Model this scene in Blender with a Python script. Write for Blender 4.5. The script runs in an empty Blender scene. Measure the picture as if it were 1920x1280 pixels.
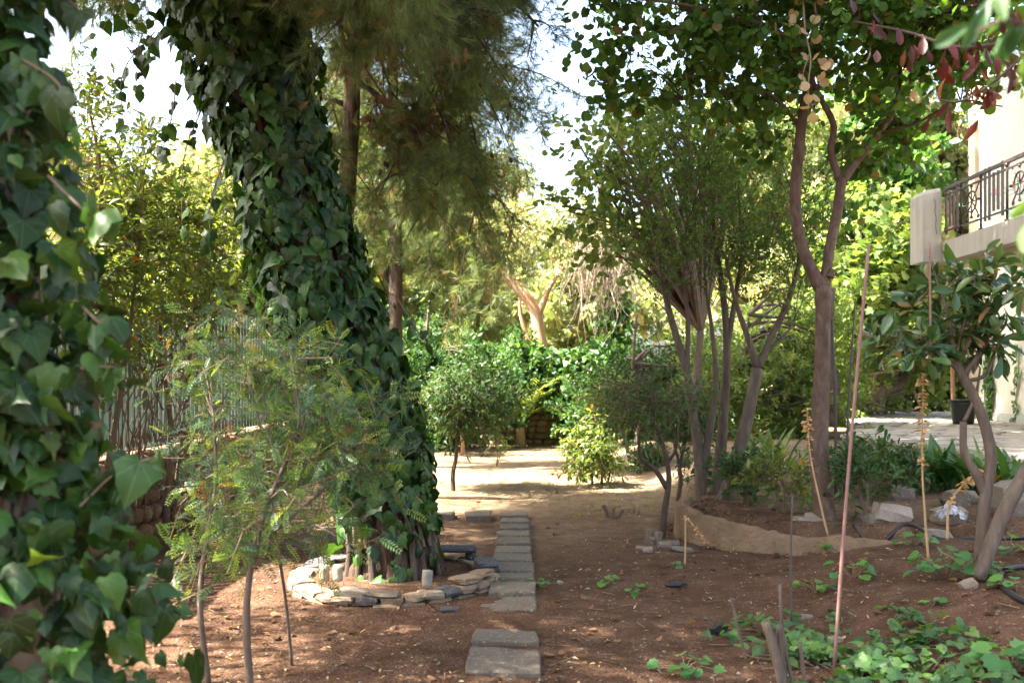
import bpy, math, random
import numpy as np
from mathutils import Vector, Matrix

rng = np.random.default_rng(11)
random.seed(11)
sc = bpy.context.scene
F, H = 1867.0, 1.5            # focal length in photo pixels (35 mm lens), eye height

# ------------------------------------------------------------------ camera, sky, sun, exposure
cam = bpy.data.cameras.new('camera')
cam.lens, cam.sensor_width = 35.0, 36.0
cam.shift_y = 75 / 1920
cam.clip_start, cam.clip_end = 0.1, 2000
cam.dof.use_dof = True
cam.dof.focus_distance = 9.0
cam.dof.aperture_fstop = 2.8
co = bpy.data.objects.new('camera', cam)
sc.collection.objects.link(co)
co.location = (0, 0, H)
co.rotation_euler = (math.radians(90), 0, 0)
sc.camera = co

SUN_EL, SUN_AZ = 55.0, -102.0          # azimuth from +Y (view direction) towards +X: the sun stands left, a little beyond
world = bpy.data.worlds.new('World')
sc.world = world
world.use_nodes = True
wn = world.node_tree
sky = wn.nodes.new('ShaderNodeTexSky')
sky.sky_type = 'NISHITA'
sky.sun_disc = False
sky.sun_elevation = math.radians(SUN_EL)
sky.sun_rotation = math.radians(SUN_AZ)
sky.dust_density = 6.0
sky.ozone_density = 0.4
bgn = wn.nodes['Background']
bgn.inputs[1].default_value = 0.10
wn.links.new(sky.outputs[0], bgn.inputs[0])
sl = bpy.data.lights.new('sun', 'SUN')
sl.energy, sl.angle, sl.color = 5.0, math.radians(0.53), (1.0, 0.93, 0.82)
so = bpy.data.objects.new('sun', sl)
sc.collection.objects.link(so)
el, az = math.radians(SUN_EL), math.radians(SUN_AZ)
SD = Vector((math.cos(el) * math.sin(az), math.cos(el) * math.cos(az), math.sin(el)))
so.rotation_euler = SD.to_track_quat('Z', 'Y').to_euler()
sc.view_settings.view_transform = 'Standard'
sc.view_settings.look = 'None'
sc.view_settings.gamma = 1
sc.view_settings.use_curve_mapping = False
sc.view_settings.exposure = 3.25
sc.cycles.max_bounces = 8
sc.cycles.diffuse_bounces = 4
sc.cycles.transmission_bounces = 6
sc.cycles.caustics_reflective = False
sc.cycles.caustics_refractive = False

# ------------------------------------------------------------------ helpers
def P(px, py, d):
    """the world point seen at photo pixel (px, py) at depth d"""
    return np.array([(px - 960) * d / F, d, H + (715 - py) * d / F])

def proj(p):
    p = np.asarray(p)
    d = np.maximum(p[..., 1], 0.05)
    return 960 + p[..., 0] * F / d, 715 + (H - p[..., 2]) * F / d, p[..., 1]

def nrm(a):
    a = np.asarray(a, float)
    return a / np.maximum(np.linalg.norm(a, axis=-1, keepdims=True), 1e-9)

def smooth(a, b, x):
    t = np.clip((x - a) / (b - a), 0, 1)
    return t * t * (3 - 2 * t)

def vnoise(x, y, seed=0):
    """2-D value noise in -1..1"""
    xi, yi = np.floor(x).astype(np.int64), np.floor(y).astype(np.int64)
    fx, fy = x - xi, y - yi
    fx, fy = fx * fx * (3 - 2 * fx), fy * fy * (3 - 2 * fy)
    def h(a, b):
        n = (a * 374761393 + b * 668265263 + seed * 974711) & 0x7fffffff
        n = ((n ^ (n >> 13)) * 1274126177) & 0x7fffffff
        return ((n ^ (n >> 16)) & 0xffff) / 32767.5 - 1
    return (h(xi, yi) * (1 - fx) + h(xi + 1, yi) * fx) * (1 - fy) + (h(xi, yi + 1) * (1 - fx) + h(xi + 1, yi + 1) * fx) * fy

class MB:
    """collects triangles and quads, builds ONE mesh object"""
    def __init__(s):
        s.v, s.t, s.q, s.r, s.u, s.n = [], [], [], [], [], 0
    def add(s, v, t=None, q=None, r=0.5, u=None):
        v = np.asarray(v, float).reshape(-1, 3)
        if len(v) == 0: return s
        if t is not None and len(t): s.t.append(np.asarray(t, np.int64).reshape(-1, 3) + s.n)
        if q is not None and len(q): s.q.append(np.asarray(q, np.int64).reshape(-1, 4) + s.n)
        s.v.append(v); s.n += len(v)
        s.r.append(np.broadcast_to(np.asarray(r, float), (len(v),)))
        s.u.append(np.zeros((len(v), 3)) if u is None else np.asarray(u, float))
        return s
    def mesh(s, name, mat, sm=True, off=(0, 0, 0)):
        me = bpy.data.meshes.new(name)
        v = np.concatenate(s.v) - np.asarray(off, float)
        t = np.concatenate(s.t) if s.t else np.zeros((0, 3), np.int64)
        q = np.concatenate(s.q) if s.q else np.zeros((0, 4), np.int64)
        idx = np.concatenate([t.ravel(), q.ravel()]).astype(np.int32)
        st = np.concatenate([np.arange(len(t)) * 3, len(t) * 3 + np.arange(len(q)) * 4]).astype(np.int32)
        me.vertices.add(len(v)); me.vertices.foreach_set('co', v.astype(np.float32).ravel())
        me.loops.add(len(idx)); me.loops.foreach_set('vertex_index', idx)
        me.polygons.add(len(st)); me.polygons.foreach_set('loop_start', st)
        me.polygons.foreach_set('use_smooth', np.full(len(st), sm, bool))
        a = me.attributes.new('rnd', 'FLOAT', 'POINT'); a.data.foreach_set('value', np.concatenate(s.r).astype(np.float32))
        a = me.attributes.new('luv', 'FLOAT_VECTOR', 'POINT'); a.data.foreach_set('vector', np.concatenate(s.u).astype(np.float32).ravel())
        me.update(calc_edges=True)
        if mat: me.materials.append(mat)
        return me

def link(name, data, parent=None, loc=None):
    o = bpy.data.objects.new(name, data)
    sc.collection.objects.link(o)
    if parent is not None: o.parent = parent
    if loc is not None: o.location = tuple(loc)
    return o

def tag(o, label=None, cat=None, group=None, kind=None):
    for k, v in (('label', label), ('category', cat), ('group', group), ('kind', kind)):
        if v: o[k] = v
    return o

ORIG = {}
def thing(name, label, cat, loc, group=None):
    o = link(name, None, None, loc)
    o.empty_display_size = 0.1
    ORIG[o.name] = np.asarray(loc, float)
    return tag(o, label, cat, group)

def part(name, mb, mat, parent, sm=True, kind=None, label=None):
    """one mesh object under its thing (or under a part of it); geometry given in world coordinates"""
    if mb.n == 0: return None
    off = ORIG[parent.name]
    o = link(name, mb.mesh(name, mat, sm, off), parent)
    ORIG[o.name] = off
    return tag(o, label, kind=kind)

def solo(name, mb, mat, label=None, cat=None, group=None, kind=None, sm=True, loc=(0, 0, 0)):
    o = link(name, mb.mesh(name, mat, sm, loc), None, loc)
    ORIG[o.name] = np.asarray(loc, float)
    return tag(o, label, cat, group, kind)

def resample(pts, rad, n):
    pts, rad = np.asarray(pts, float), np.asarray(rad, float)
    if len(pts) < 3:
        t = np.linspace(0, 1, n)[:, None]
        return pts[0] * (1 - t) + pts[-1] * t, rad[0] * (1 - t[:, 0]) + rad[-1] * t[:, 0]
    e = np.vstack([2 * pts[0] - pts[1], pts, 2 * pts[-1] - pts[-2]])
    d = np.concatenate([[0], np.cumsum(np.linalg.norm(np.diff(pts, axis=0), axis=1))])
    s = np.linspace(0, d[-1], n)
    i = np.clip(np.searchsorted(d, s, 'right') - 1, 0, len(pts) - 2)
    t = ((s - d[i]) / np.maximum(d[i + 1] - d[i], 1e-9))[:, None]
    p0, p1, p2, p3 = e[i], e[i + 1], e[i + 2], e[i + 3]
    out = 0.5 * (2 * p1 + (p2 - p0) * t + (2 * p0 - 5 * p1 + 4 * p2 - p3) * t ** 2 + (3 * p1 - p0 - 3 * p2 + p3) * t ** 3)
    return out, rad[i] * (1 - t[:, 0]) + rad[i + 1] * t[:, 0]

def tube(mb, pts, rad, seg=8, n=None, rough=0.0, cap=True, r=0.5, lobes=0, seed=0):
    pts = np.asarray(pts, float)
    rad = np.broadcast_to(np.asarray(rad, float), (len(pts),))
    if n is None: n = max(2, len(pts) * 3) if len(pts) > 2 else 2
    p, rr = resample(pts, rad, n)
    tg = nrm(np.gradient(p, axis=0))
    up = np.array([0., 1., 0.]) if abs(tg[0][1]) < 0.8 else np.array([1., 0., 0.])
    a = np.zeros_like(tg)
    a[0] = nrm(np.cross(tg[0], up))
    for i in range(1, n):
        x = a[i - 1] - tg[i] * np.dot(a[i - 1], tg[i]); a[i] = x / max(np.linalg.norm(x), 1e-9)
    b = np.cross(tg, a)
    th = np.linspace(0, 2 * np.pi, seg, endpoint=False)
    R = rr[:, None] * np.ones(seg)
    if rough:
        ii = np.arange(n)[:, None] * 0.6; jj = np.arange(seg)[None, :] * 1.0
        R = R * (1 + rough * vnoise(ii * 0.5 + seed, jj * 1.3 + seed * 7.7 + 0 * ii, seed) + rough * 0.6 * vnoise(ii * 2 + 3 + seed, jj * 0.7 + 0 * ii, seed + 5))
    if lobes: R = R * (1 + 0.10 * np.sin(th[None, :] * lobes + np.arange(n)[:, None] * 0.12) * (rr / rr[0])[:, None] ** 2)
    v = p[:, None, :] + R[..., None] * (np.cos(th)[None, :, None] * a[:, None, :] + np.sin(th)[None, :, None] * b[:, None, :])
    i, j = np.meshgrid(np.arange(n - 1), np.arange(seg), indexing='ij')
    j2 = (j + 1) % seg
    q = np.stack([i * seg + j, i * seg + j2, (i + 1) * seg + j2, (i + 1) * seg + j], -1).reshape(-1, 4)
    v = v.reshape(-1, 3); t = []
    if cap:
        v = np.vstack([v, p[0], p[-1]])
        m = n * seg
        for k in range(seg):
            t.append([m, (k + 1) % seg, k]); t.append([m + 1, (n - 1) * seg + k, (n - 1) * seg + (k + 1) % seg])
    mb.add(v, t, q, r)
    return mb

def box(mb, c, s, rz=0.0, r=0.5):
    c, s = np.asarray(c, float), np.asarray(s, float) / 2
    v = np.array([[x, y, z] for z in (-1, 1) for y in (-1, 1) for x in (-1, 1)], float) * s
    cz, sz = math.cos(rz), math.sin(rz)
    v = np.stack([v[:, 0] * cz - v[:, 1] * sz, v[:, 0] * sz + v[:, 1] * cz, v[:, 2]], 1) + c
    return mb.add(v, None, [[0, 2, 3, 1], [4, 5, 7, 6], [0, 1, 5, 4], [2, 6, 7, 3], [0, 4, 6, 2], [1, 3, 7, 5]], r)

def stone(mb, c, s, rz=0.0, jag=0.18, tilt=0.1, round_=0.25, g=None, r=0.5):
    """an irregular stone: a 3x3x3 shell of a box, corners pulled in, points pushed about"""
    g = g or rng
    idx, v = {}, []
    for i in range(3):
        for j in range(3):
            for k in range(3):
                if (i, j, k) != (1, 1, 1):
                    idx[i, j, k] = len(v); v.append([i - 1, j - 1, k - 1])
    v = np.array(v, float)
    ext = np.abs(v).sum(1)
    v = v * (1 - round_ * (ext - 1)[:, None] / 2) + g.normal(0, jag, v.shape) * 0.5
    v = v * np.asarray(s, float) / 2
    q = []
    for ax in range(3):
        for sd in (0, 2):
            for a in range(2):
                for b in range(2):
                    c4 = []
                    for da, db in ((0, 0), (1, 0), (1, 1), (0, 1)):
                        k = [0, 0, 0]; k[ax] = sd; k[(ax + 1) % 3] = a + da; k[(ax + 2) % 3] = b + db
                        c4.append(idx[tuple(k)])
                    q.append(c4 if sd == 2 else c4[::-1])
    M = np.array(Matrix.Rotation(rz, 3, 'Z') @ Matrix.Rotation(g.normal(0, tilt), 3, 'X') @ Matrix.Rotation(g.normal(0, tilt), 3, 'Y'))
    return mb.add(v @ M.T + np.asarray(c, float), None, q, r)

# ---- leaf templates: (verts, tris); y runs from the stalk to the tip, z is the upper side
def outline_leaf(half, fan, fold=0.25, droop=0.15, mid=False, cup=0.0):
    R = [(x, y) for x, y in half]
    v = [(0.0, fan)] + R + [(-x, y) for x, y in R[1:-1]]
    n = len(R)
    t = [(0, i, i + 1) for i in range(1, n)]
    left = [1] + list(range(n + 1, 2 * n - 1)) + [n]
    t += [(0, left[i + 1], left[i]) for i in range(len(left) - 1)]
    v = np.array(v)
    if mid:
        m = len(v) - 1; loop = list(range(1, n + 1)) + list(range(2 * n - 2, n, -1))
        inner = v[0] + (v[1:] - v[0]) * .55
        v = np.vstack([v, inner]); t = []
        for a, b in zip(loop, loop[1:] + loop[:1]):
            t += [(0, a + m, b + m), (a + m, a, b), (a + m, b, b + m)]
    r2 = v[:, 0] ** 2 * 1.6
    z = fold * np.abs(v[:, 0]) - droop * v[:, 1] ** 2 - cup * r2 + (.03 * np.sin(v[:, 1] * 9 + v[:, 0] * 7) if mid else 0)
    return np.column_stack([v, z]), np.array(t)

IVY = [outline_leaf([(0, 0), (.15, -.15), (.34, -.10), (.58, .14), (.42, .36), (.34, .58), (.14, .82), (0, 1)], .32, .20, .42, True, .25),
       outline_leaf([(0, 0), (.18, -.12), (.40, -.02), (.50, .22), (.44, .46), (.30, .66), (.12, .86), (0, .98)], .35, -.05, .55, True, .45),
       outline_leaf([(0, 0), (.13, -.13), (.36, -.20), (.60, .06), (.40, .26), (.40, .48), (.16, .66), (0, 1.08)], .3, .30, .25, True, .1),
       outline_leaf([(0, 0), (.14, -.14), (.36, -.12), (.52, .20), (.36, .38), (.26, .62), (.10, .84), (0, 1.0)], .32, -.22, .15, True, .3)]
IVYFAR = [outline_leaf([(0, 0), (.16, -.13), (.38, -.06), (.52, .16), (.40, .34), (.30, .60), (0, 1)], .3, .22, .25), outline_leaf([(0, 0), (.2, -.1), (.46, .1), (.42, .45), (.2, .75), (0, 1)], .35, -.18, .35)]
ROUND = [outline_leaf([(0, .06), (.18, -.06), (.42, .06), (.52, .36), (.40, .68), (0, .92)], .4, .15, .15),
         outline_leaf([(0, .06), (.20, -.08), (.46, .10), (.50, .42), (.36, .74), (0, .88)], .4, -.2, .2)]
LOBED = [outline_leaf([(0, 0), (.16, -.12), (.30, .0), (.56, .02), (.36, .20), (.60, .50), (.28, .46), (.22, .66), (0, 1)], .3, .12, .15),
         outline_leaf([(0, 0), (.20, -.10), (.28, .03), (.52, .10), (.34, .26), (.54, .58), (.26, .52), (.18, .70), (0, .95)], .3, -.12, .2)]
MALLOW = [outline_leaf([(0, .1), (.14, -.06), (.34, .0), (.40, .16), (.54, .24), (.48, .44), (.50, .60), (.32, .66), (.26, .84), (.10, .80), (0, .92)], .35, .2, .12)]
OBOV = [outline_leaf([(0, 0), (.07, .2), (.17, .55), (.19, .78), (.11, .95), (0, 1)], .5, .35, .25),
        outline_leaf([(0, 0), (.09, .25), (.18, .5), (.16, .78), (.08, .95), (0, 1.02)], .5, .25, .45)]
DIAM = [(np.array([(0, 0, 0), (.21, .48, .07), (0, .5, 0), (-.21, .48, .07), (0, 1, -.12)], float), np.array([(0, 1, 2), (0, 2, 3), (2, 1, 4), (3, 2, 4)])),
        (np.array([(0, 0, 0), (.17, .42, .05), (0, .5, .02), (-.17, .42, .05), (0, 1, -.25)], float), np.array([(0, 1, 2), (0, 2, 3), (2, 1, 4), (3, 2, 4)]))]

def sprig(n, ll, w, seed, curl=0.3):
    """a twig tip with n small two-triangle leaves, length 1"""
    g = np.random.default_rng(seed)
    v, t = [], []
    for i in range(n):
        y = i / n * 0.8 + 0.02
        an = i * 2.4 + g.normal(0, .3)
        d = nrm(np.array([math.cos(an) * .9, .55 + g.normal(0, .15), math.sin(an) * .9]))
        sd = nrm(np.cross(d, nrm(g.normal(0, 1, 3))))
        b = np.array([0, y, -curl * y * y * .5])
        L = ll * (0.75 + .5 * g.random())
        k = len(v)
        v += [b, b + d * L * .5 + sd * w, b + d * L, b + d * L * .5 - sd * w]
        t += [(k, k + 1, k + 2), (k, k + 2, k + 3)]
    return np.array(v), np.array(t)
SPRIG = [sprig(8, .38, .10, s) for s in (1, 2, 3)]
SPRIGB = [sprig(6, .55, .17, s) for s in (4, 5, 6)]

def frond(pairs, seed, lw=.035, ll=.22):
    g = np.random.default_rng(seed)
    v = [(-.008, 0, 0), (.008, 0, 0), (0, 1, -.18)]; t = [(0, 1, 2)]
    for i in range(pairs):
        y = .14 + .84 * i / pairs
        for s in (-1, 1):
            L = ll * (1 - .45 * abs(2 * y - .9)) * (.85 + .3 * g.random())
            a = np.array([0, y, -.18 * y * y]); d = nrm(np.array([s, .55, -.15 + g.normal(0, .15)]))
            n = nrm(np.cross(d, [0, 0, 1]))
            k = len(v)
            v += [tuple(a), tuple(a + d * L * .55 + n * lw), tuple(a + d * L), tuple(a + d * L * .55 - n * lw)]
            t += [(k, k + 1, k + 2), (k, k + 2, k + 3)]
    return np.array(v, float), np.array(t)
FROND = [frond(8, s) for s in (1, 2, 3)]

def tuft(n, seed, w=.012):
    """a tuft of pine needles, length 1"""
    g = np.random.default_rng(seed)
    v, t = [], []
    for i in range(n):
        y = .35 * g.random()
        d = nrm(np.array([g.normal(0, .42), .9, g.normal(0, .42)]))
        L = .7 + .4 * g.random()
        s = nrm(np.cross(d, g.normal(0, 1, 3))) * w
        b = np.array([0, y, 0]); k = len(v)
        v += [b - s, b + s, b + d * L - np.array([0, 0, .12])]
        t += [(k, k + 1, k + 2)]
    return np.array(v), np.array(t)
TUFT = [tuft(26, s, .010) for s in (1, 2, 3)]
TUFTFAT = [tuft(14, s, .018) for s in (4, 5)]

def place(mb, tmpls, pos, yd, nd, size, r=None, flat=None):
    """stamp leaf templates at pos with y axis yd and upper side nd"""
    pos = np.asarray(pos, float); n = len(pos)
    if n == 0: return mb
    yd = nrm(yd); x = nrm(np.cross(yd, nd)); z = np.cross(x, yd)
    size = np.broadcast_to(np.asarray(size, float), (n,))
    r = rng.random(n) if r is None else np.broadcast_to(r, (n,))
    which = rng.integers(0, len(tmpls), n)
    for k, (tv, tt) in enumerate(tmpls):
        m = np.nonzero(which == k)[0]
        if len(m) == 0: continue
        L = tv[None] * size[m, None, None]
        v = pos[m, None] + L[..., :1] * x[m, None] + L[..., 1:2] * yd[m, None] + L[..., 2:] * z[m, None]
        t = tt[None] + (np.arange(len(m)) * len(tv))[:, None, None]
        mb.add(v.reshape(-1, 3), t.reshape(-1, 3), None, np.repeat(r[m], len(tv)), np.tile(tv, (len(m), 1)))
    return mb

LEAFMESH = {}
def leaf_meshes(key, tmpls, mat):
    k = (key, mat.name)
    if k not in LEAFMESH:
        LEAFMESH[k] = [MB().add(v, t, None, 0.0, v).mesh('leaf', mat) for v, t in tmpls]
    return LEAFMESH[k]

def leaf_parts(parent, key, tmpls, mat, pos, yd, nd, size, limit=300, rest='foliage', bias=None, name='leaf'):
    """the `limit` leaves that show largest become objects, the others one part"""
    pos = np.asarray(pos, float); n = len(pos)
    size = np.broadcast_to(np.asarray(size, float), (n,)).copy()
    yd = nrm(yd); x = nrm(np.cross(yd, nd)); z = np.cross(x, yd)
    px, py, d = proj(pos)
    score = size / np.maximum(d, .3) * np.where((px > -10) & (px < 1930) & (py > -10) & (py < 1290) & (d > .3), 1, 0.001)
    if bias is not None: score = score * bias
    order = np.argsort(-score)
    top, other = order[:limit], order[limit:]
    ms = leaf_meshes(key, tmpls, mat)
    off = ORIG[parent.name]
    for i in top:
        o = bpy.data.objects.new(name, ms[int(rng.integers(0, len(ms)))])
        sc.collection.objects.link(o)
        o.parent = parent
        M = np.eye(4); M[:3, 0], M[:3, 1], M[:3, 2] = x[i] * size[i], yd[i] * size[i], z[i] * size[i]
        M[:3, 3] = pos[i] - off
        o.matrix_basis = Matrix(M.tolist())
    if len(other):
        part(rest, place(MB(), tmpls, pos[other], yd[other], nd[other], size[other]), mat, parent, kind='stuff')

# ---- materials
def newmat(name):
    m = bpy.data.materials.new(name); m.use_nodes = True
    nt = m.node_tree
    for n in list(nt.nodes): nt.nodes.remove(n)
    out = nt.nodes.new('ShaderNodeOutputMaterial')
    return m, nt, out
def N(nt, t, **kw):
    n = nt.nodes.new(t)
    for k, v in kw.items(): setattr(n, k, v)
    return n
def math_(nt, op, a, b=None, c=None):
    n = N(nt, 'ShaderNodeMath', operation=op)
    for i, x in enumerate((a, b, c)):
        if x is None: continue
        if isinstance(x, (int, float)): n.inputs[i].default_value = x
        else: nt.links.new(x, n.inputs[i])
    return n.outputs[0]
def ramp(nt, fac, stops):
    n = N(nt, 'ShaderNodeValToRGB'); e = n.color_ramp.elements
    while len(e) < len(stops): e.new(0.5)
    for k, (p, c) in enumerate(stops):
        e[k].position = p; e[k].color = (*c, 1)
    nt.links.new(fac, n.inputs[0]); return n.outputs[0]
def mix(nt, fac, a, b, mode='MIX'):
    n = N(nt, 'ShaderNodeMix', data_type='RGBA', blend_type=mode)
    for sock, x in ((n.inputs[0], fac), (n.inputs[6], a), (n.inputs[7], b)):
        if isinstance(x, (int, float)): sock.default_value = x
        elif isinstance(x, tuple): sock.default_value = (*x, 1)
        else: nt.links.new(x, sock)
    return n.outputs[2]
def noise(nt, scale, detail=4, vec=None, rough=.55, dist=0.0):
    n = N(nt, 'ShaderNodeTexNoise')
    n.inputs['Scale'].default_value, n.inputs['Detail'].default_value = scale, detail
    n.inputs['Roughness'].default_value = rough; n.inputs['Distortion'].default_value = dist
    if vec is not None: nt.links.new(vec, n.inputs['Vector'])
    return n.outputs[0]
def bump(nt, h, strength, dist=0.02, normal=None):
    n = N(nt, 'ShaderNodeBump'); n.inputs['Strength'].default_value = strength; n.inputs['Distance'].default_value = dist
    nt.links.new(h, n.inputs['Height'])
    if normal is not None: nt.links.new(normal, n.inputs['Normal'])
    return n.outputs[0]
def principled(nt, out, col, rough=.8, spec=.3, nor=None, metal=0.0):
    b = N(nt, 'ShaderNodeBsdfPrincipled')
    if isinstance(col, tuple): b.inputs['Base Color'].default_value = (*col, 1)
    else: nt.links.new(col, b.inputs['Base Color'])
    if isinstance(rough, (int, float)): b.inputs['Roughness'].default_value = rough
    else: nt.links.new(rough, b.inputs['Roughness'])
    b.inputs['Specular IOR Level'].default_value = spec; b.inputs['Metallic'].default_value = metal
    if nor is not None: nt.links.new(nor, b.inputs['Normal'])
    if out is not None: nt.links.new(b.outputs[0], out.inputs[0])
    return b

def leafmat(name, stops, trans=.35, rough=.42, spec=.45, tgain=(1.9, 1.7, .7), vein=0.0):
    m, nt, out = newmat(name)
    at = N(nt, 'ShaderNodeAttribute', attribute_name='rnd')
    oi = N(nt, 'ShaderNodeObjectInfo')
    f = math_(nt, 'FRACT', math_(nt, 'ADD', at.outputs['Fac'], oi.outputs['Random']))
    col = ramp(nt, f, stops)
    geo = N(nt, 'ShaderNodeNewGeometry')
    nz = noise(nt, 9, 3, geo.outputs['Position'])
    col = mix(nt, math_(nt, 'MULTIPLY', nz, .55), col, mix(nt, 1.0, col, (1.9, 1.65, 1.2), 'MULTIPLY'))
    nor = None
    if vein:
        lv = N(nt, 'ShaderNodeAttribute', attribute_name='luv')
        sx = N(nt, 'ShaderNodeSeparateXYZ'); nt.links.new(lv.outputs['Vector'], sx.inputs[0])
        an = math_(nt, 'ARCTAN2', sx.outputs[0], math_(nt, 'ADD', sx.outputs[1], .02))
        s = math_(nt, 'ABSOLUTE', math_(nt, 'SINE', math_(nt, 'MULTIPLY', an, 4.2)))
        r = math_(nt, 'SQRT', math_(nt, 'ADD', math_(nt, 'POWER', sx.outputs[0], 2.0), math_(nt, 'POWER', sx.outputs[1], 2.0)))
        w = math_(nt, 'MULTIPLY', s, math_(nt, 'ADD', r, .05))
        mk = math_(nt, 'SUBTRACT', 1.0, math_(nt, 'MINIMUM', 1.0, math_(nt, 'DIVIDE', w, .055)))
        col = mix(nt, math_(nt, 'MULTIPLY', mk, vein), col, (.17, .26, .10))
        nor = bump(nt, math_(nt, 'ADD', math_(nt, 'MULTIPLY', mk, -.6), noise(nt, 60, 2, geo.outputs['Position'])), .35, .004)
    b = principled(nt, None, col, rough, spec, nor)
    tr = N(nt, 'ShaderNodeBsdfTranslucent')
    nt.links.new(mix(nt, 1.0, col, tgain, 'MULTIPLY'), tr.inputs['Color'])
    ms = N(nt, 'ShaderNodeMixShader'); ms.inputs[0].default_value = trans
    nt.links.new(b.outputs[0], ms.inputs[1]); nt.links.new(tr.outputs[0], ms.inputs[2])
    nt.links.new(ms.outputs[0], out.inputs[0])
    return m

def barkmat(name, a, b, c, sx=14, sz=2.2, bs=.8, bd=.03):
    m, nt, out = newmat(name)
    tc = N(nt, 'ShaderNodeTexCoord'); mp = N(nt, 'ShaderNodeMapping')
    mp.inputs['Scale'].default_value = (sx, sx, sz); nt.links.new(tc.outputs['Object'], mp.inputs[0])
    n1 = noise(nt, 1.0, 6, mp.outputs[0], .65, .6); n2 = noise(nt, 5, 4, tc.outputs['Object'])
    col = mix(nt, math_(nt, 'MULTIPLY', n2, .7), ramp(nt, n1, [(.3, a), (.5, b), (.7, c)]), b)
    principled(nt, out, col, .9, .2, bump(nt, n1, bs, bd)); return m

def plain(name, col, rough=.8, spec=.3, var=.25, scale=6, bs=.25, bd=.006, metal=0.0):
    m, nt, out = newmat(name)
    tc = N(nt, 'ShaderNodeTexCoord')
    n1 = noise(nt, scale, 5, tc.outputs['Object']); n2 = noise(nt, scale * 9, 4, tc.outputs['Object'])
    oi = N(nt, 'ShaderNodeObjectInfo')
    f = math_(nt, 'ADD', math_(nt, 'MULTIPLY', n1, .75), math_(nt, 'MULTIPLY', oi.outputs['Random'], .25))
    lo = tuple(x * (1 - var) for x in col); hi = tuple(min(1, x * (1 + var)) for x in col)
    c = ramp(nt, f, [(.25, lo), (.7, hi)])
    principled(nt, out, c, rough, spec, bump(nt, math_(nt, 'ADD', n1, n2), bs, bd), metal); return m

def stonemat(name, cols, moss=None, bs=.7):
    """stones: a tone per object, mottled"""
    m, nt, out = newmat(name)
    tc = N(nt, 'ShaderNodeTexCoord'); oi = N(nt, 'ShaderNodeObjectInfo'); at = N(nt, 'ShaderNodeAttribute', attribute_name='rnd')
    f = math_(nt, 'FRACT', math_(nt, 'ADD', oi.outputs['Random'], at.outputs['Fac']))
    k = len(cols)
    c = ramp(nt, f, [((i + .5) / k, x) for i, x in enumerate(cols)])
    geo = N(nt, 'ShaderNodeNewGeometry')
    n1 = noise(nt, 7, 6, geo.outputs['Position'], .65); n2 = noise(nt, 45, 4, geo.outputs['Position'])
    c = mix(nt, math_(nt, 'MULTIPLY', n1, .9), c, mix(nt, 1.0, c, (.45, .40, .36), 'MULTIPLY'))
    c = mix(nt, math_(nt, 'MULTIPLY', math_(nt, 'GREATER_THAN', n2, .62), .3), c, (.45, .40, .32))
    principled(nt, out, c, .88, .25, bump(nt, math_(nt, 'ADD', n1, n2), bs, .012)); return m

# ------------------------------------------------------------------ materials
M = {}
M['ivy'] = leafmat('ivy_leaf', [(0, (.008, .026, .006)), (.5, (.014, .046, .009)), (.8, (.026, .078, .013)), (.95, (.045, .11, .018)), (1, (.055, .10, .02))], .26, .42, .36, vein=.5)
M['ivy_light'] = leafmat('ivy_leaf_light', [(0, (.022, .065, .022)), (.5, (.038, .105, .03)), (1, (.085, .165, .04))], .4, .42, .4, vein=.3)
M['redbud'] = leafmat('redbud_leaf', [(0, (.035, .10, .02)), (.5, (.05, .125, .025)), (.96, (.075, .15, .03)), (.98, (.18, .11, .05)), (1, (.24, .15, .08))], .45, .5, .3, vein=.15)
M['red'] = leafmat('red_leaf', [(0, (.03, .006, .006)), (.6, (.055, .009, .008)), (1, (.09, .03, .015))], .35, .4, .4)
M['dry'] = leafmat('dry_leaf', [(0, (.34, .27, .18)), (.5, (.42, .36, .26)), (1, (.26, .18, .11))], .4, .7, .15)
M['dead'] = leafmat('dead_leaf', [(0, (.13, .075, .042)), (.6, (.18, .11, .065)), (1, (.10, .06, .036))], .25, .7, .15)
M['pittos'] = leafmat('hedge_leaf', [(0, (.06, .11, .03)), (.5, (.095, .155, .04)), (.9, (.15, .20, .05)), (.985, (.17, .19, .05)), (1, (.4, .15, .03))], .45, .36, .5)
M['dark'] = leafmat('dark_leaf', [(0, (.02, .055, .022)), (.5, (.03, .08, .026)), (1, (.06, .12, .035))], .34, .5, .3)
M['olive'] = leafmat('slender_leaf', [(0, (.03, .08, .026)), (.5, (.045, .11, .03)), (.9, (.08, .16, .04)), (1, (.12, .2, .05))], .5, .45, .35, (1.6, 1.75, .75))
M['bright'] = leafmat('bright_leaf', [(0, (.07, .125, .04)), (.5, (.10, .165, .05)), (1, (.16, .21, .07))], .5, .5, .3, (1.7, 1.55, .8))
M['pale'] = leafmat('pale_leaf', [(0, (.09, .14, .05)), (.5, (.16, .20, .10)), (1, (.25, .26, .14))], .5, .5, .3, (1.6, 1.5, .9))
M['pine'] = leafmat('pine_needle', [(0, (.05, .085, .045)), (.45, (.07, .115, .052)), (.86, (.10, .15, .06)), (.94, (.13, .11, .06)), (1, (.17, .10, .06))], .45, .5, .3)
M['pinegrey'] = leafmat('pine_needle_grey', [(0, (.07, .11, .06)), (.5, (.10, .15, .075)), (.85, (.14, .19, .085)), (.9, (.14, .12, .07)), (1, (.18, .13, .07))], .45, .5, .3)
M['brownneedle'] = leafmat('dead_needle', [(0, (.07, .04, .025)), (.6, (.12, .065, .035)), (1, (.17, .10, .055))], .3, .6, .2)
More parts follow.
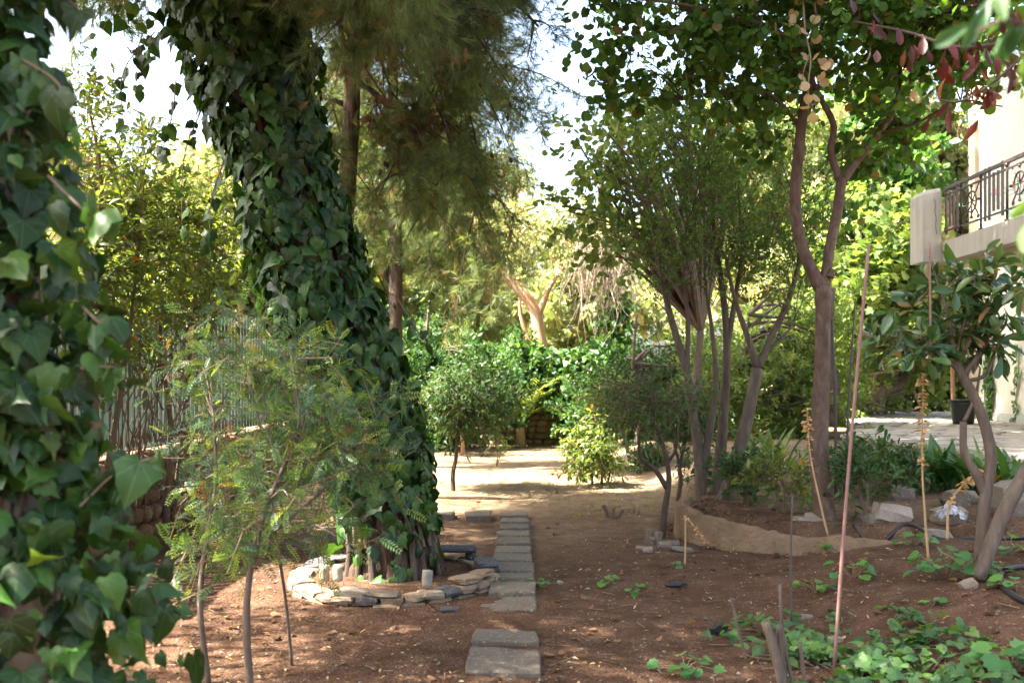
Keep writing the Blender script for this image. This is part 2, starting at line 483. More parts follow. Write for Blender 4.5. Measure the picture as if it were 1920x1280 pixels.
M['feather'] = leafmat('feathery_leaf', [(0, (.035, .085, .06)), (.4, (.05, .105, .06)), (.65, (.085, .165, .05)), (.95, (.15, .23, .045)), (1, (.25, .13, .06))], .42, .45, .35)
M['magn'] = leafmat('leathery_leaf', [(0, (.02, .06, .025)), (.5, (.035, .085, .03)), (.9, (.07, .13, .035)), (1, (.22, .13, .08))], .28, .3, .5)
M['mallow'] = leafmat('mallow_leaf', [(0, (.04, .13, .04)), (.5, (.06, .17, .05)), (1, (.10, .21, .05))], .4, .5, .3)
M['strap'] = leafmat('strap_leaf', [(0, (.025, .075, .025)), (.6, (.045, .12, .03)), (.92, (.09, .16, .03)), (1, (.35, .22, .08))], .28, .32, .5)
M['palm'] = leafmat('palm_leaf', [(0, (.10, .16, .04)), (1, (.19, .24, .07))], .4, .45, .3)
M['flower'] = leafmat('dry_flower', [(0, (.30, .20, .11)), (1, (.48, .34, .20))], .3, .8, .1)
M['bark_pine'] = barkmat('bark_pine', (.03, .019, .013), (.10, .066, .046), (.22, .155, .115), 26, 3.0, 1.0, .07)
M['bark_dark'] = barkmat('bark_dark', (.035, .025, .02), (.075, .055, .042), (.14, .10, .08), 18, 4, .9, .03)
M['bark_red'] = barkmat('bark_smooth', (.05, .034, .026), (.12, .08, .06), (.21, .155, .125), 14, 7, .8, .03)
M['bark_grey'] = barkmat('bark_grey', (.06, .046, .036), (.115, .088, .068), (.20, .16, .125), 20, 4, .7, .02)
M['bark_euc'] = barkmat('bark_peeling', (.26, .12, .06), (.44, .26, .15), (.62, .50, .38), 9, 1.2, .5, .02)
M['bark_pale'] = barkmat('bark_pale', (.13, .10, .08), (.26, .21, .165), (.40, .34, .28), 10, 4, .9, .04)
M['twig'] = plain('twig', (.16, .11, .075), .85, .2)
M['twigpale'] = plain('twig_pale', (.30, .235, .18), .85, .2)
M['straw'] = plain('dry_stalk', (.38, .25, .13), .85, .2)
M['rod'] = plain('rod_pink', (.21, .115, .095), .6, .4, .12)
M['roddark'] = plain('rod_dark', (.06, .05, .045), .6, .4)
M['slate'] = stonemat('slate', [(.09, .09, .095), (.14, .125, .11), (.25, .18, .115), (.28, .21, .14), (.19, .14, .095), (.11, .105, .10)])
M['darkslate'] = stonemat('dark_slate', [(.055, .058, .066), (.075, .075, .08), (.10, .10, .105)])
M['rubble'] = stonemat('rubble_stone', [(.28, .20, .125), (.36, .27, .175), (.23, .16, .10), (.32, .245, .17), (.38, .30, .21)])
M['rubblered'] = stonemat('rubble_stone_red', [(.22, .12, .07), (.28, .17, .10), (.20, .12, .08), (.32, .21, .13)])
M['mortar'] = plain('mortar', (.26, .19, .12), .95, .1, .3, 5, .5, .01)
M['mortarred'] = plain('mortar_red', (.17, .10, .06), .95, .1, .3, 5, .5, .01)
M['rock'] = stonemat('rock', [(.20, .165, .135), (.25, .22, .185), (.17, .14, .11)])
M['rockpale'] = stonemat('pale_rock', [(.27, .22, .17), (.34, .29, .23)])
M['paver'] = stonemat('concrete_paver', [(.145, .122, .094), (.175, .148, .115), (.16, .135, .105)])
M['peg'] = plain('weathered_log', (.31, .26, .19), .9, .2, .4, 10, .4)
M['pegdark'] = plain('grey_log', (.24, .22, .19), .9, .2, .3, 10, .4)
M['stump'] = barkmat('stump_wood', (.08, .055, .04), (.15, .11, .08), (.25, .19, .14), 25, 3, .8, .02)
M['plaster'] = plain('mud_plaster', (.21, .145, .088), .95, .1, .35, 7, 1.0, .03)
M['flag'] = stonemat('flagstone', [(.42, .40, .34), (.48, .45, .38), (.37, .35, .31), (.45, .41, .34)])
M['joint'] = plain('terrace_joint', (.25, .235, .20), .95, .1)
M['terracewall'] = plain('terrace_wall', (.26, .22, .17), .95, .15, .3, 3, .5, .01)
M['white'] = plain('house_plaster', (.56, .545, .46), .9, .2, .06, 2.5, .15, .004)
M['plinth'] = plain('house_plinth', (.34, .36, .34), .9, .2, .1)
M['cream'] = plain('balcony_concrete', (.36, .33, .275), .9, .2, .12, 3, .3, .006)
M['iron'] = plain('brown_iron', (.03, .016, .012), .5, .5, .15, 20, .1)
M['fencewhite'] = plain('fence_white', (.66, .67, .62), .6, .35, .08)
M['fencegreen'] = plain('fence_green', (.035, .075, .055), .5, .4, .1)
M['beige'] = plain('beige_wall', (.52, .43, .31), .9, .2, .08, 1.5)
M['greywall'] = plain('grey_wall', (.50, .50, .47), .9, .2, .08, 1.5)
M['tile'] = plain('roof_tile', (.58, .43, .33), .85, .2, .2)
M['pot'] = plain('black_plastic', (.012, .013, .014), .45, .45, .2)
M['hose'] = plain('black_hose', (.018, .018, .02), .5, .4, .2)
M['bag'] = plain('plastic_bag', (.30, .31, .33), .35, .5, .1)
M['blue'] = plain('blue_metal', (.30, .42, .60), .4, .5, .1)
M['pegred'] = plain('red_plastic', (.6, .05, .04), .5, .4, .1)
M['peggreen'] = plain('green_plastic', (.04, .40, .08), .5, .4, .1)
M['pegpink'] = plain('pink_plastic', (.75, .22, .32), .5, .4, .1)
M['laundry'] = plain('white_cloth', (.72, .70, .66), .9, .1, .05)

def streaky(name, col, amt, dirt):
    m, nt, out = newmat(name)
    tc = N(nt, 'ShaderNodeTexCoord'); mp = N(nt, 'ShaderNodeMapping'); mp.inputs['Scale'].default_value = (7, 7, .45); nt.links.new(tc.outputs['Object'], mp.inputs[0])
    s1 = noise(nt, 1.0, 5, mp.outputs[0], .6); s2 = noise(nt, 1.3, 5, tc.outputs['Object'], .6); s3 = noise(nt, 30, 4, tc.outputs['Object'])
    f = math_(nt, 'MULTIPLY', ramp(nt, s1, [(.42, (0, 0, 0)), (.75, (1, 1, 1))]), amt)
    c = mix(nt, f, col, dirt); c = mix(nt, math_(nt, 'MULTIPLY', ramp(nt, s2, [(.5, (0, 0, 0)), (.72, (1, 1, 1))]), amt * .8), c, dirt)
    principled(nt, out, c, .92, .15, bump(nt, math_(nt, 'ADD', s2, s3), .35, .012)); return m
M['white'] = streaky('house_plaster', (.58, .57, .50), .4, (.36, .32, .25))
M['cream'] = streaky('balcony_concrete', (.38, .35, .295), .4, (.16, .135, .105))
M['plaster'] = plain('mud_plaster', (.175, .12, .075), .95, .1, .5, 3.2, 1.0, .05)
# ground: one soil, redder in the near beds, straw-coloured farther off
gm, nt, out = newmat('soil')
geo = N(nt, 'ShaderNodeNewGeometry')
pos = geo.outputs['Position']
sx = N(nt, 'ShaderNodeSeparateXYZ'); nt.links.new(pos, sx.inputs[0])
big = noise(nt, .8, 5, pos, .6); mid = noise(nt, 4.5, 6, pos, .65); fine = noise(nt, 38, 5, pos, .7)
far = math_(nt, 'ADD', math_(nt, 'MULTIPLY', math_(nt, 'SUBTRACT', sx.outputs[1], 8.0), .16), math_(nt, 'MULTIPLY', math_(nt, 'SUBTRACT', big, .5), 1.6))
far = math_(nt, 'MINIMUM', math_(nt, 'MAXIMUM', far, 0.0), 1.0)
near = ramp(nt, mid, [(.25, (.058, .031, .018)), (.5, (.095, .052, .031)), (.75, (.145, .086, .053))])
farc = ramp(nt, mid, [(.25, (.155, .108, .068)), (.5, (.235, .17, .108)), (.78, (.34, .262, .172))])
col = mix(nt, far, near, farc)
vo = N(nt, 'ShaderNodeTexVoronoi'); vo.inputs['Scale'].default_value = 42; nt.links.new(pos, vo.inputs['Vector'])
vo2 = N(nt, 'ShaderNodeTexVoronoi'); vo2.inputs['Scale'].default_value = 19; nt.links.new(pos, vo2.inputs['Vector'])
sp = math_(nt, 'MULTIPLY', math_(nt, 'LESS_THAN', vo.outputs['Distance'], .20), math_(nt, 'GREATER_THAN', mid, .46))
col = mix(nt, math_(nt, 'MULTIPLY', sp, .55), col, (.34, .27, .20))
dk = math_(nt, 'MULTIPLY', math_(nt, 'LESS_THAN', vo2.outputs['Distance'], .17), math_(nt, 'GREATER_THAN', big, .46))
col = mix(nt, math_(nt, 'MULTIPLY', dk, .6), col, (.07, .045, .03))
col = mix(nt, math_(nt, 'MULTIPLY', fine, .55), col, mix(nt, 1.0, col, (.5, .47, .45), 'MULTIPLY'))
hgt = math_(nt, 'ADD', math_(nt, 'MULTIPLY', mid, 1.2), math_(nt, 'ADD', math_(nt, 'MULTIPLY', fine, .6), math_(nt, 'MULTIPLY', vo.outputs['Distance'], .5)))
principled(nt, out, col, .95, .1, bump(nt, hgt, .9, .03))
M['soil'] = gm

# ------------------------------------------------------------------ ground
WALL = np.array([(2.15, 11.2), (1.86, 10.5), (1.70, 9.95), (1.68, 9.5), (1.76, 9.17), (1.92, 8.92), (2.15, 8.7), (2.5, 8.48), (3.0, 8.25), (3.5, 8.12)])
def seg_side(x, y, poly):
    """signed distance to a polyline, positive on its right-hand (inner, planted) side"""
    best = np.full(np.shape(x), 1e9); sgn = np.zeros(np.shape(x))
    for a, b in zip(poly[:-1], poly[1:]):
        d = b - a; L2 = d @ d
        t = np.clip(((x - a[0]) * d[0] + (y - a[1]) * d[1]) / L2, 0, 1)
        dx, dy = x - a[0] - t * d[0], y - a[1] - t * d[1]
        q = np.hypot(dx, dy)
        s = np.sign(d[0] * (y - a[1]) - d[1] * (x - a[0]))
        m = q < best - 1e-9
        best = np.where(m, q, best); sgn = np.where(m, s, sgn)
    return best * sgn
def ground_z(x, y):
    x, y = np.asarray(x, float), np.asarray(y, float)
    z = .03 * vnoise(x * .7, y * .7, 1) + .018 * vnoise(x * 2.1, y * 2.1, 2)
    bed = seg_side(x, y, WALL)
    inbed = smooth(-.01, .07, bed) * smooth(12.5, 11.0, y + (x - 2) * .1 * 0) + smooth(1.9, 2.9, x) * smooth(11.0, 12.5, y)
    right = smooth(1.75, 3.05, x - .12 * np.sin(y * 1.7)) * smooth(8.7, 7.7, y) * (.8 + .2 * smooth(4, 6, y))
    mound = np.maximum(np.clip(inbed, 0, 1) * (.27 + .10 * smooth(3.2, 5, x)), right * (.25 + .10 * smooth(3.2, 5, x)))
    mound = mound * smooth(30, 26, y)
    ditch = -.05 * np.exp(-((y - 6.85 - .25 * np.sin(x * 1.3)) / .16) ** 2) * smooth(.3, .7, x) * smooth(3.2, 2.2, x)
    ridge = .05 * np.exp(-((y - 7.15 - .2 * np.sin(x * 1.4)) / .2) ** 2) * smooth(.5, 1.1, x) * smooth(3.4, 2.4, x)
    return z + mound + ditch + ridge
def gz(x, y): return float(ground_z(np.array([x]), np.array([y]))[0])
def G(px, py):
    """the ground point under photo pixel (px, py)"""
    d = H * F / (py - 715)
    for _ in range(30):
        z = gz((px - 960) * d / F, d); d = .6 * d + .4 * (H - z) * F / (py - 715)
    p = P(px, py, d); p[2] = gz(p[0], p[1]); return p
gx = np.concatenate([-np.geomspace(400, 9, 10), np.arange(-8, -2.4, .12), np.arange(-2.4, 6.2, .05), np.arange(6.2, 12, .2), np.geomspace(12.5, 400, 12)])
gy = np.concatenate([[-60, -20, -6, -1, 2, 3.5], np.arange(4.2, 10.6, .05), np.arange(10.6, 27, .11), np.geomspace(27.5, 900, 16)])
XX, YY = np.meshgrid(gx, gy)
ZZ = ground_z(XX, YY)
loc_ = (XX > -8) & (XX < 12) & (YY > 3) & (YY < 27)
ZZ = ZZ + np.where(loc_, .007 * vnoise(XX * 9, YY * 9, 7) + .009 * vnoise(XX * 4.3, YY * 4.3, 8), 0)
nx, ny = len(gx), len(gy)
i, j = np.meshgrid(np.arange(ny - 1), np.arange(nx - 1), indexing='ij')
q = np.stack([i * nx + j, i * nx + j + 1, (i + 1) * nx + j + 1, (i + 1) * nx + j], -1).reshape(-1, 4)
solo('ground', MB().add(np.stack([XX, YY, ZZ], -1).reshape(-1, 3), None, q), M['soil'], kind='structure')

# ------------------------------------------------------------------ terrace, house
TZ = .62
tpoly = [(5.52, 16.4), (5.83, 11.3), (6.0, 7.5), (16, 7.5), (16, 31), (10.4, 31)]
tb = MB()
v = [(x, y, TZ - .035) for x, y in tpoly] + [(x, y, -.1) for x, y in tpoly]
tb.add(v, [(0, 1, 2), (0, 2, 3), (0, 3, 4), (0, 4, 5)], [(k, 6 + k, 6 + (k + 1) % 6, (k + 1) % 6) for k in range(6)])
terr = solo('terrace', tb, M['joint'], kind='structure', sm=False)
def inside(x, y, poly):
    c = False; n = len(poly)
    for k in range(n):
        (x1, y1), (x2, y2) = poly[k], poly[(k + 1) % n]
        if (y1 > y) != (y2 > y) and x < (x2 - x1) * (y - y1) / (y2 - y1) + x1: c = not c
    return c
g = np.random.default_rng(5)
cnt = 0
def flagstone(mb, cx, cy, sx_, sy_, g):
    n = int(g.integers(5, 8)); a0 = g.random() * 6
    th = a0 + np.arange(n) / n * 2 * np.pi + g.normal(0, .12, n)
    ring = np.stack([cx + np.cos(th) * sx_ * (1 + g.normal(0, .06, n)), cy + np.sin(th) * sy_ * (1 + g.normal(0, .06, n))], 1)
    z = TZ + g.normal(0, .003)
    v = [(x, y, z) for x, y in ring] + [(x, y, TZ - .05) for x, y in ring] + [(cx, cy, z)]
    mb.add(v, [(2 * n, k, (k + 1) % n) for k in range(n)], [(k, n + k, n + (k + 1) % n, (k + 1) % n) for k in range(n)], g.random())
rest = MB(); cells = []
for ky in range(44):
    for kx in range(20):
        cx, cy = 5.6 + kx * .52 + (ky % 2) * .26 + g.normal(0, .05), 8.2 + ky * .5 + g.normal(0, .05)
        if all(inside(cx + a, cy + b, tpoly) for a, b in ((-.27, 0), (.27, 0), (0, -.26), (0, .26))): cells.append((cx, cy))
cells.sort(key=lambda c: abs(960 + c[0] * F / c[1] - 1750) + c[1] * 12)
for k, (cx, cy) in enumerate(cells):
    if k < 200:
        mb = MB(); flagstone(mb, cx, cy, .275, .265, g); part('flagstone', mb, M['flag'], terr, sm=False)
    else: flagstone(rest, cx, cy, .275, .265, g)
part('paving', rest, M['flag'], terr, sm=False, kind='stuff')
tw = MB()
for a, b in zip(tpoly[:2], tpoly[1:3]):
    a, b = np.array(a), np.array(b); L = np.linalg.norm(b - a); c = (a + b) / 2; rz = math.atan2(b[1] - a[1], b[0] - a[0])
    box(tw, (c[0] - .03, c[1], .27), (L, .10, .74), rz)
part('retaining_face', tw, M['terracewall'], terr, sm=False)
cap = MB()
for a, b in zip(tpoly[:2], tpoly[1:3]):
    a, b = np.array(a), np.array(b); n = 14
    for k in range(n):
        p0 = a + (b - a) * (k + .02) / n; p1 = a + (b - a) * (k + .98) / n; c = (p0 + p1) / 2
        mb = MB(); box(mb, (c[0] - .02, c[1], TZ - .012 + g.normal(0, .003)), (np.linalg.norm(p1 - p0), .2, .05), math.atan2(p1[1] - p0[1], p1[0] - p0[0]))
        part('edge_stone', mb, M['flag'], terr, sm=False)

HX, HY = 10.9, 23.5
house = thing('white_house', 'white plastered house with a railed balcony beyond the paved terrace', 'house', (HX, 18, TZ))
mb = MB(); box(mb, (HX + 4.5, HY - 7.75, TZ + 4.0), (9, 15.5, 8.0)); part('wall', mb, M['white'], house, sm=False)
mb = MB(); box(mb, (HX + .02, HY - .10, TZ + 4.05), (.22, .30, 7.9)); part('corner_pier', mb, M['beige'], house, sm=False)
mb = MB(); box(mb, (HX - .02, HY - 7.9, TZ + .09), (.09, 15.2, .18)); part('plinth', mb, M['plinth'], house, sm=False)
BX = 8.2
mb = MB(); box(mb, (BX + 1.36, 14.5, 3.97), (2.72, 10.2, .38)); part('balcony_slab', mb, M['cream'], house, sm=False)
mb = MB(); box(mb, (BX + 1.45, 14.3, 3.74), (2.3, 9.6, .10)); part('balcony_soffit', mb, M['beige'], house, sm=False)
mb = MB()
x0, x1, y0, y1, z0, z1 = BX - .36, BX - .003, 19.0, 19.6, 3.785, 5.06
v = [(x0, y0, z0), (x1, y0, z0), (x1, y1, z0), (x0, y1, z0), (x0, y0, z1), (x1, y0, z1 + .06), (x1, y1, z1 + .06), (x0, y1, z1),
     (x0 + .08, y0 + .04, z1 + .09), (x1 - .02, y0 + .04, z1 + .14), (x1 - .02, y1 - .04, z1 + .14), (x0 + .08, y1 - .04, z1 + .09)]
mb.add(v, None, [(0, 3, 2, 1), (0, 1, 5, 4), (1, 2, 6, 5), (2, 3, 7, 6), (3, 0, 4, 7), (4, 5, 9, 8), (5, 6, 10, 9), (6, 7, 11, 10), (7, 4, 8, 11), (8, 9, 10, 11)])
part('end_pier', mb, M['cream'], house, sm=False)
crack = MB(); tube(crack, [(x1 - .14, y0 - .001, 4.98), (x1 - .11, y0 - .001, 4.88), (x1 - .13, y0 - .001, 4.75), (x1 - .10, y0 - .001, 4.62), (x1 - .11, y0 - .001, 4.45), (x1 - .09, y0 - .001, 4.32)], .005, 4, 12)
part('crack', crack, M['pot'], house)
# railing: top and bottom rails, balusters, and a wheel-and-cross ornament
zt, zb = 5.16, 4.30
rl = MB()
RX = BX + .06
box(rl, (RX, 14.3, zt), (.07, 9.4, .055)); box(rl, (RX, 14.3, zt - .12), (.03, 9.38, .03)); box(rl, (RX, 14.3, zb + .06), (.03, 9.38, .03))
rail = part('railing', rl, M['iron'], house, sm=False)
yb = 18.93; k = 0
while yb > 9.8:
    ph = k % 11
    if ph in (4, 9):
        mb = MB()
        for dy in (0, .0):
            tube(mb, [(RX, yb, 4.17), (RX, yb, zt - .02)], .022, 8)
        tube(mb, [(RX, yb, zt - .10), (RX, yb, zt - .03)], [.02, .05], 8, 3); tube(mb, [(RX, yb, 4.16), (RX, yb, 4.20)], .045, 8, 2)
        part('baluster', mb, M['iron'], rail)
    elif ph in (5, 6, 7, 8):
        if ph == 6:
            mb = MB(); cy, cz = yb - .10, (zt + zb) / 2
            for R_, rr in ((.185, .017),):
                th = np.linspace(0, 2 * np.pi, 25); tube(mb, np.stack([np.full(25, RX), cy + R_ * np.cos(th), cz + R_ * np.sin(th)], 1), rr, 6, 26, cap=False)
            for a in (.25, .75): 
                c_, s_ = math.cos(a * math.pi), math.sin(a * math.pi)
                pts = [(RX + .012, cy + t * c_ * 1.05, cz + t * s_ * 1.15) for t in (-.36, -.2, 0, .2, .36)]
                e = pts[0]
                tube(mb, [(RX + .012, e[1] + .06 * np.sign(c_), e[2] + .03), (RX + .012, e[1] + .045 * np.sign(c_), e[2] - .03)] + pts, .014, 6, 22)
            for a in range(4):
                c_, s_ = math.cos(a * math.pi / 2), math.sin(a * math.pi / 2)
                tube(mb, [(RX, cy, cz), (RX, cy + .27 * c_, cz + .27 * s_)], .013, 6); stone(mb, (RX, cy + .28 * c_, cz + .28 * s_), (.05, .05, .05), 0, .02)
            part('wheel_ornament', mb, M['iron'], rail)
    else:
        mb = MB(); box(mb, (RX, yb, (zt + zb) / 2 + .02), (.034, .044, zt - zb + .06 if ph in (0, 3, 10) else zt - zb - .20)); part('baluster', mb, M['iron'], rail, sm=False)
    yb -= .155; k += 1
# things on the balcony
rk = thing('drying_rack', 'blue wire drying rack with coloured pegs behind the balcony railing', 'drying rack', (9.2, 17.2, 4.16))
mb = MB()
for y in (16.3, 18.3):
    tube(mb, [(8.8, y, 4.17), (9.6, y, 4.95)], .012, 5); tube(mb, [(9.6, y, 4.17), (8.8, y, 4.95)], .012, 5)
for x in np.linspace(8.8, 9.6, 5): tube(mb, [(x, 16.2, 4.95), (x, 18.4, 4.95)], .008, 4)
part('frame', mb, M['blue'], rk)
for x, y, mt in ((8.8, 17.45, 'pegred'), (8.8, 17.3, 'peggreen'), (8.8, 17.2, 'pegpink'), (8.8, 18.1, 'pegpink'), (8.8, 16.9, 'peggreen'), (8.8, 16.55, 'pegred')):
    mb = MB(); box(mb, (x, y, 4.94), (.03, .05, .12)); part('clothes_peg', mb, M[mt], rk, sm=False)
for k, (y, w) in enumerate(((16.6, .5), (17.5, .6))):
    mb = MB()
    us, vs = np.linspace(0, 1, 9), np.linspace(0, 1, 7)
    vv = [(9.2 + .03 * math.sin(u * 9 + k) * t, y + (u - .5) * w, 4.93 - .62 * t + .02 * math.sin(u * 5)) for t in vs for u in us]
    qq = [(a * 9 + b, a * 9 + b + 1, a * 9 + b + 10, a * 9 + b + 9) for a in range(6) for b in range(8)]
    mb.add(vv, None, qq)
    solo('towel', mb, M['laundry'], ['white towel hanging on the drying rack, nearer the open side', 'white towel hanging on the drying rack, nearer the balcony pier'][k], 'towel', 'laundry on the balcony', loc=(9.2, y, 4.6))

# white wall patch behind the pot, terrace pot
mb = MB(); box(mb, (14.6, 34, 1.2), (3.4, .2, 2.4)); solo('garden_wall', mb, M['white'], 'white plastered garden wall far behind the paved terrace', 'wall', sm=False, loc=(14.6, 34, 0))
pc = np.array([(1806 - 960) * 20.6 / F, 20.6, TZ])
pot = thing('plant_pot', 'large black plastic pot standing on the terrace by the house corner', 'plant pot', pc)
mb = MB(); tube(mb, [pc + (0, 0, .0), pc + (0, 0, .25), pc + (0, 0, .50)], [.20, .24, .27], 20, 6); part('body', mb, M['pot'], pot)
mb = MB(); th = np.linspace(0, 2 * np.pi, 25); tube(mb, np.stack([pc[0] + .28 * np.cos(th), pc[1] + .28 * np.sin(th), np.full(25, pc[2] + .49)], 1), .022, 6, 30, cap=False); part('rim', mb, M['pot'], pot)

# ------------------------------------------------------------------ left boundary: stone wall, picket fence, neighbour's house
LW = -3.5
lw = thing('stone_wall', 'low reddish rubble wall under the white picket fence', 'wall', (LW, 12, 0))
mb = MB(); box(mb, (LW - .20, 13.5, .36), (.26, 19, .88)); part('core', mb, M['mortarred'], lw, sm=False)
g = np.random.default_rng(8)
rest = MB(); k = 0
for row in range(5):
    y = 6.6 + g.random() * .2
    while y < 22.5:
        w = .17 + .2 * g.random()
        c = (LW - .08, y + w / 2, .06 + row * .165 + g.normal(0, .01)); s = (.20, w * .98, .17)
        if y < 13.5 and k < 220:
            m1 = MB(); stone(m1, c, s, 0, .14, .04, .3, g); part('stone', m1, M['rubblered'], lw); k += 1
        else: stone(rest, c, s, 0, .14, .04, .3, g, g.random())
        y += w
part('rubble', rest, M['rubblered'], lw, kind='stuff')
fc = thing('picket_fence', 'white and green upright bar fence on the low stone wall', 'fence', (LW - .2, 12, .82))
mb = MB()
for z in (1.0, 2.25): box(mb, (LW - .23, 13.5, z), (.03, 19, .05))
part('rail', mb, M['fencegreen'], fc, sm=False)
y = 6.0; k = 0; pm = [None, None]
for a, (mt, w) in enumerate((('fencewhite', .095), ('fencegreen', .03))):
    mb = MB(); box(mb, (0, 0, 0), (.025, w, 1.55)); pm[a] = mb.mesh('picket', M[mt], False)
while y < 22:
    for a, dy in ((0, 0), (1, .075)):
        o = link('picket', pm[a], fc, (0 + (.0 if a == 0 else .02), y + dy - 12, .82))
        if o.name != 'picket' and k > 290: pass
    k += 2; y += .15 if y < 15 else .16
nb = thing('neighbour_house', 'beige neighbouring house with a low tiled eave behind the fence', 'house', (-8.5, 20, 0))
mb = MB(); box(mb, (-11, 21.5, 2.8), (5.0, 18, 5.8)); part('wall', mb, M['beige'], nb, sm=False)
mb = MB(); box(mb, (-8.46, 21.5, 1.3), (.10, 17.9, 3.6)); part('lower_wall', mb, M['greywall'], nb, sm=False)
mb = MB(); v = [(-8.0, 12.4, 5.72), (-8.0, 30.6, 5.72), (-12, 30.6, 7.1), (-12, 12.4, 7.1), (-8.0, 12.4, 5.62), (-8.0, 30.6, 5.62), (-12, 30.6, 7.0), (-12, 12.4, 7.0)]
mb.add(v, None, [(0, 1, 2, 3), (7, 6, 5, 4), (0, 4, 5, 1), (1, 5, 6, 2), (2, 6, 7, 3), (3, 7, 4, 0)]); roof = part('roof', mb, M['beige'], nb, sm=False)
for y in np.arange(12.5, 30.6, .26):
    mb = MB(); tube(mb, [(-7.95, y, 5.76), (-9.0, y, 6.13)], .11, 8, 2); part('tile', mb, M['tile'], roof)

# ------------------------------------------------------------------ back wall of stones
bw = thing('stone_wall', 'ivy-hung tan rubble wall closing the far end of the garden', 'wall', (2, 23.6, 0))
mb = MB(); box(mb, (1.5, 23.85, .55), (10.0, .3, 1.14)); part('core', mb, M['mortar'], bw, sm=False)
rest = MB(); k = 0; tmp = []
for row in range(7):
    x = -3.4
    while x < 6.3:
        w = .16 + .22 * g.random(); tmp.append((x + w / 2, row, w)); x += w
for x, row, w in tmp:
    c = (x, 23.68, .05 + row * .155 + g.normal(0, .01)); s = (w * .97, .22, .16)
    if -2.1 < x < 5.6 and k < 220:
        m1 = MB(); stone(m1, c, s, 0, .14, .04, .3, g); part('stone', m1, M['rubble'], bw); k += 1
    else: stone(rest, c, s, 0, .14, .04, .3, g, g.random())
part('rubble', rest, M['rubble'], bw, kind='stuff')

# ------------------------------------------------------------------ planter wall on the right (mud plaster)
pw = MB()
wp, _ = resample(np.column_stack([WALL, np.zeros(len(WALL))]), np.ones(len(WALL)), 180)
tg = nrm(np.gradient(wp[:, :2], axis=0)); nn = np.stack([-tg[:, 1], tg[:, 0]], 1) * -1     # to the right-hand side = inside
g = np.random.default_rng(3)
t = np.linspace(0, 1, 180)
top = np.interp(t, [0, .2, .45, .6, .75, .88, 1], [.20, .29, .30, .25, .19, .20, .18]) + .016 * vnoise(t * 22, t * 0, 5) + .012 * vnoise(t * 70, t * 0, 6)
prof = [(-.10, -.15, 0), (-.085, .001, 0), (-.08, .05, 0), (-.075, .10, 0), (-.07, .14, 0), (-.06, 0, -.035), (-.035, 0, -.004), (.02, 0, .004), (.06, 0, -.01), (.085, -.15, 0)]
rows = []
for a, zf, zt_ in prof:
    z = top + zt_ if zt_ or a > -.06 and zf == 0 else zf + ground_z(wp[:, 0] - nn[:, 0] * .12, wp[:, 1] - nn[:, 1] * .12)
    if zf == -.15: z = np.full(180, -.15)
    elif not zt_: z = np.minimum(z, top - .045 - (.14 - zf) * .3)
    off = a + .022 * vnoise(t * 30, t * 0 + a * 22, 4) + .016 * vnoise(t * 95, t * 0 + a * 60 + z * 9, 9)
    rows.append(np.column_stack([wp[:, 0] + nn[:, 0] * off, wp[:, 1] + nn[:, 1] * off, z]))
vv = np.concatenate(rows); m = len(prof)
qq = [(a * 180 + b, a * 180 + b + 1, (a + 1) * 180 + b + 1, (a + 1) * 180 + b) for a in range(m - 1) for b in range(179)]
pw.add(vv, None, qq)
solo('planter_wall', pw, M['plaster'], 'curved low mud-plastered retaining wall of the raised tree bed', 'wall', loc=(2, 9, 0))

# ------------------------------------------------------------------ stepping stones
STEPS = [((883, 1211), (1012, 1219), (1014, 1260), (870, 1257)), ((890, 1178), (1008, 1184), (1009, 1202), (884, 1200)), ((904, 1121), (1005, 1119), (1006, 1144), (897, 1146)),
         ((917, 1088), (1004, 1087), (1005, 1112), (918, 1111)), ((916, 1073), (1001, 1072), (1001, 1084), (916, 1085)), ((922, 1052), (999, 1052), (1000, 1070), (919, 1071)),
         ((926, 1037), (996, 1037), (997, 1051), (923, 1051)), ((931, 1022), (995, 1022), (995, 1036), (928, 1036)), ((933, 1005), (994, 1005), (994, 1019), (931, 1020)),
         ((935, 993), (993, 993), (993, 1004), (933, 1004)), ((938, 981), (992, 981), (992, 990), (937, 991)), ((940, 970), (991, 970), (991, 979), (938, 979)), ((938, 958), (987, 958), (988, 967), (938, 967)),
         ((873, 958), (921, 958), (920, 967), (872, 967)), ((820, 956), (852, 956), (850, 964), (812, 964))]
ORD = ['first', 'second', 'third', 'fourth', 'fifth', 'sixth', 'seventh', 'eighth', 'ninth', 'tenth', 'eleventh', 'twelfth', 'last']
g = np.random.default_rng(2)
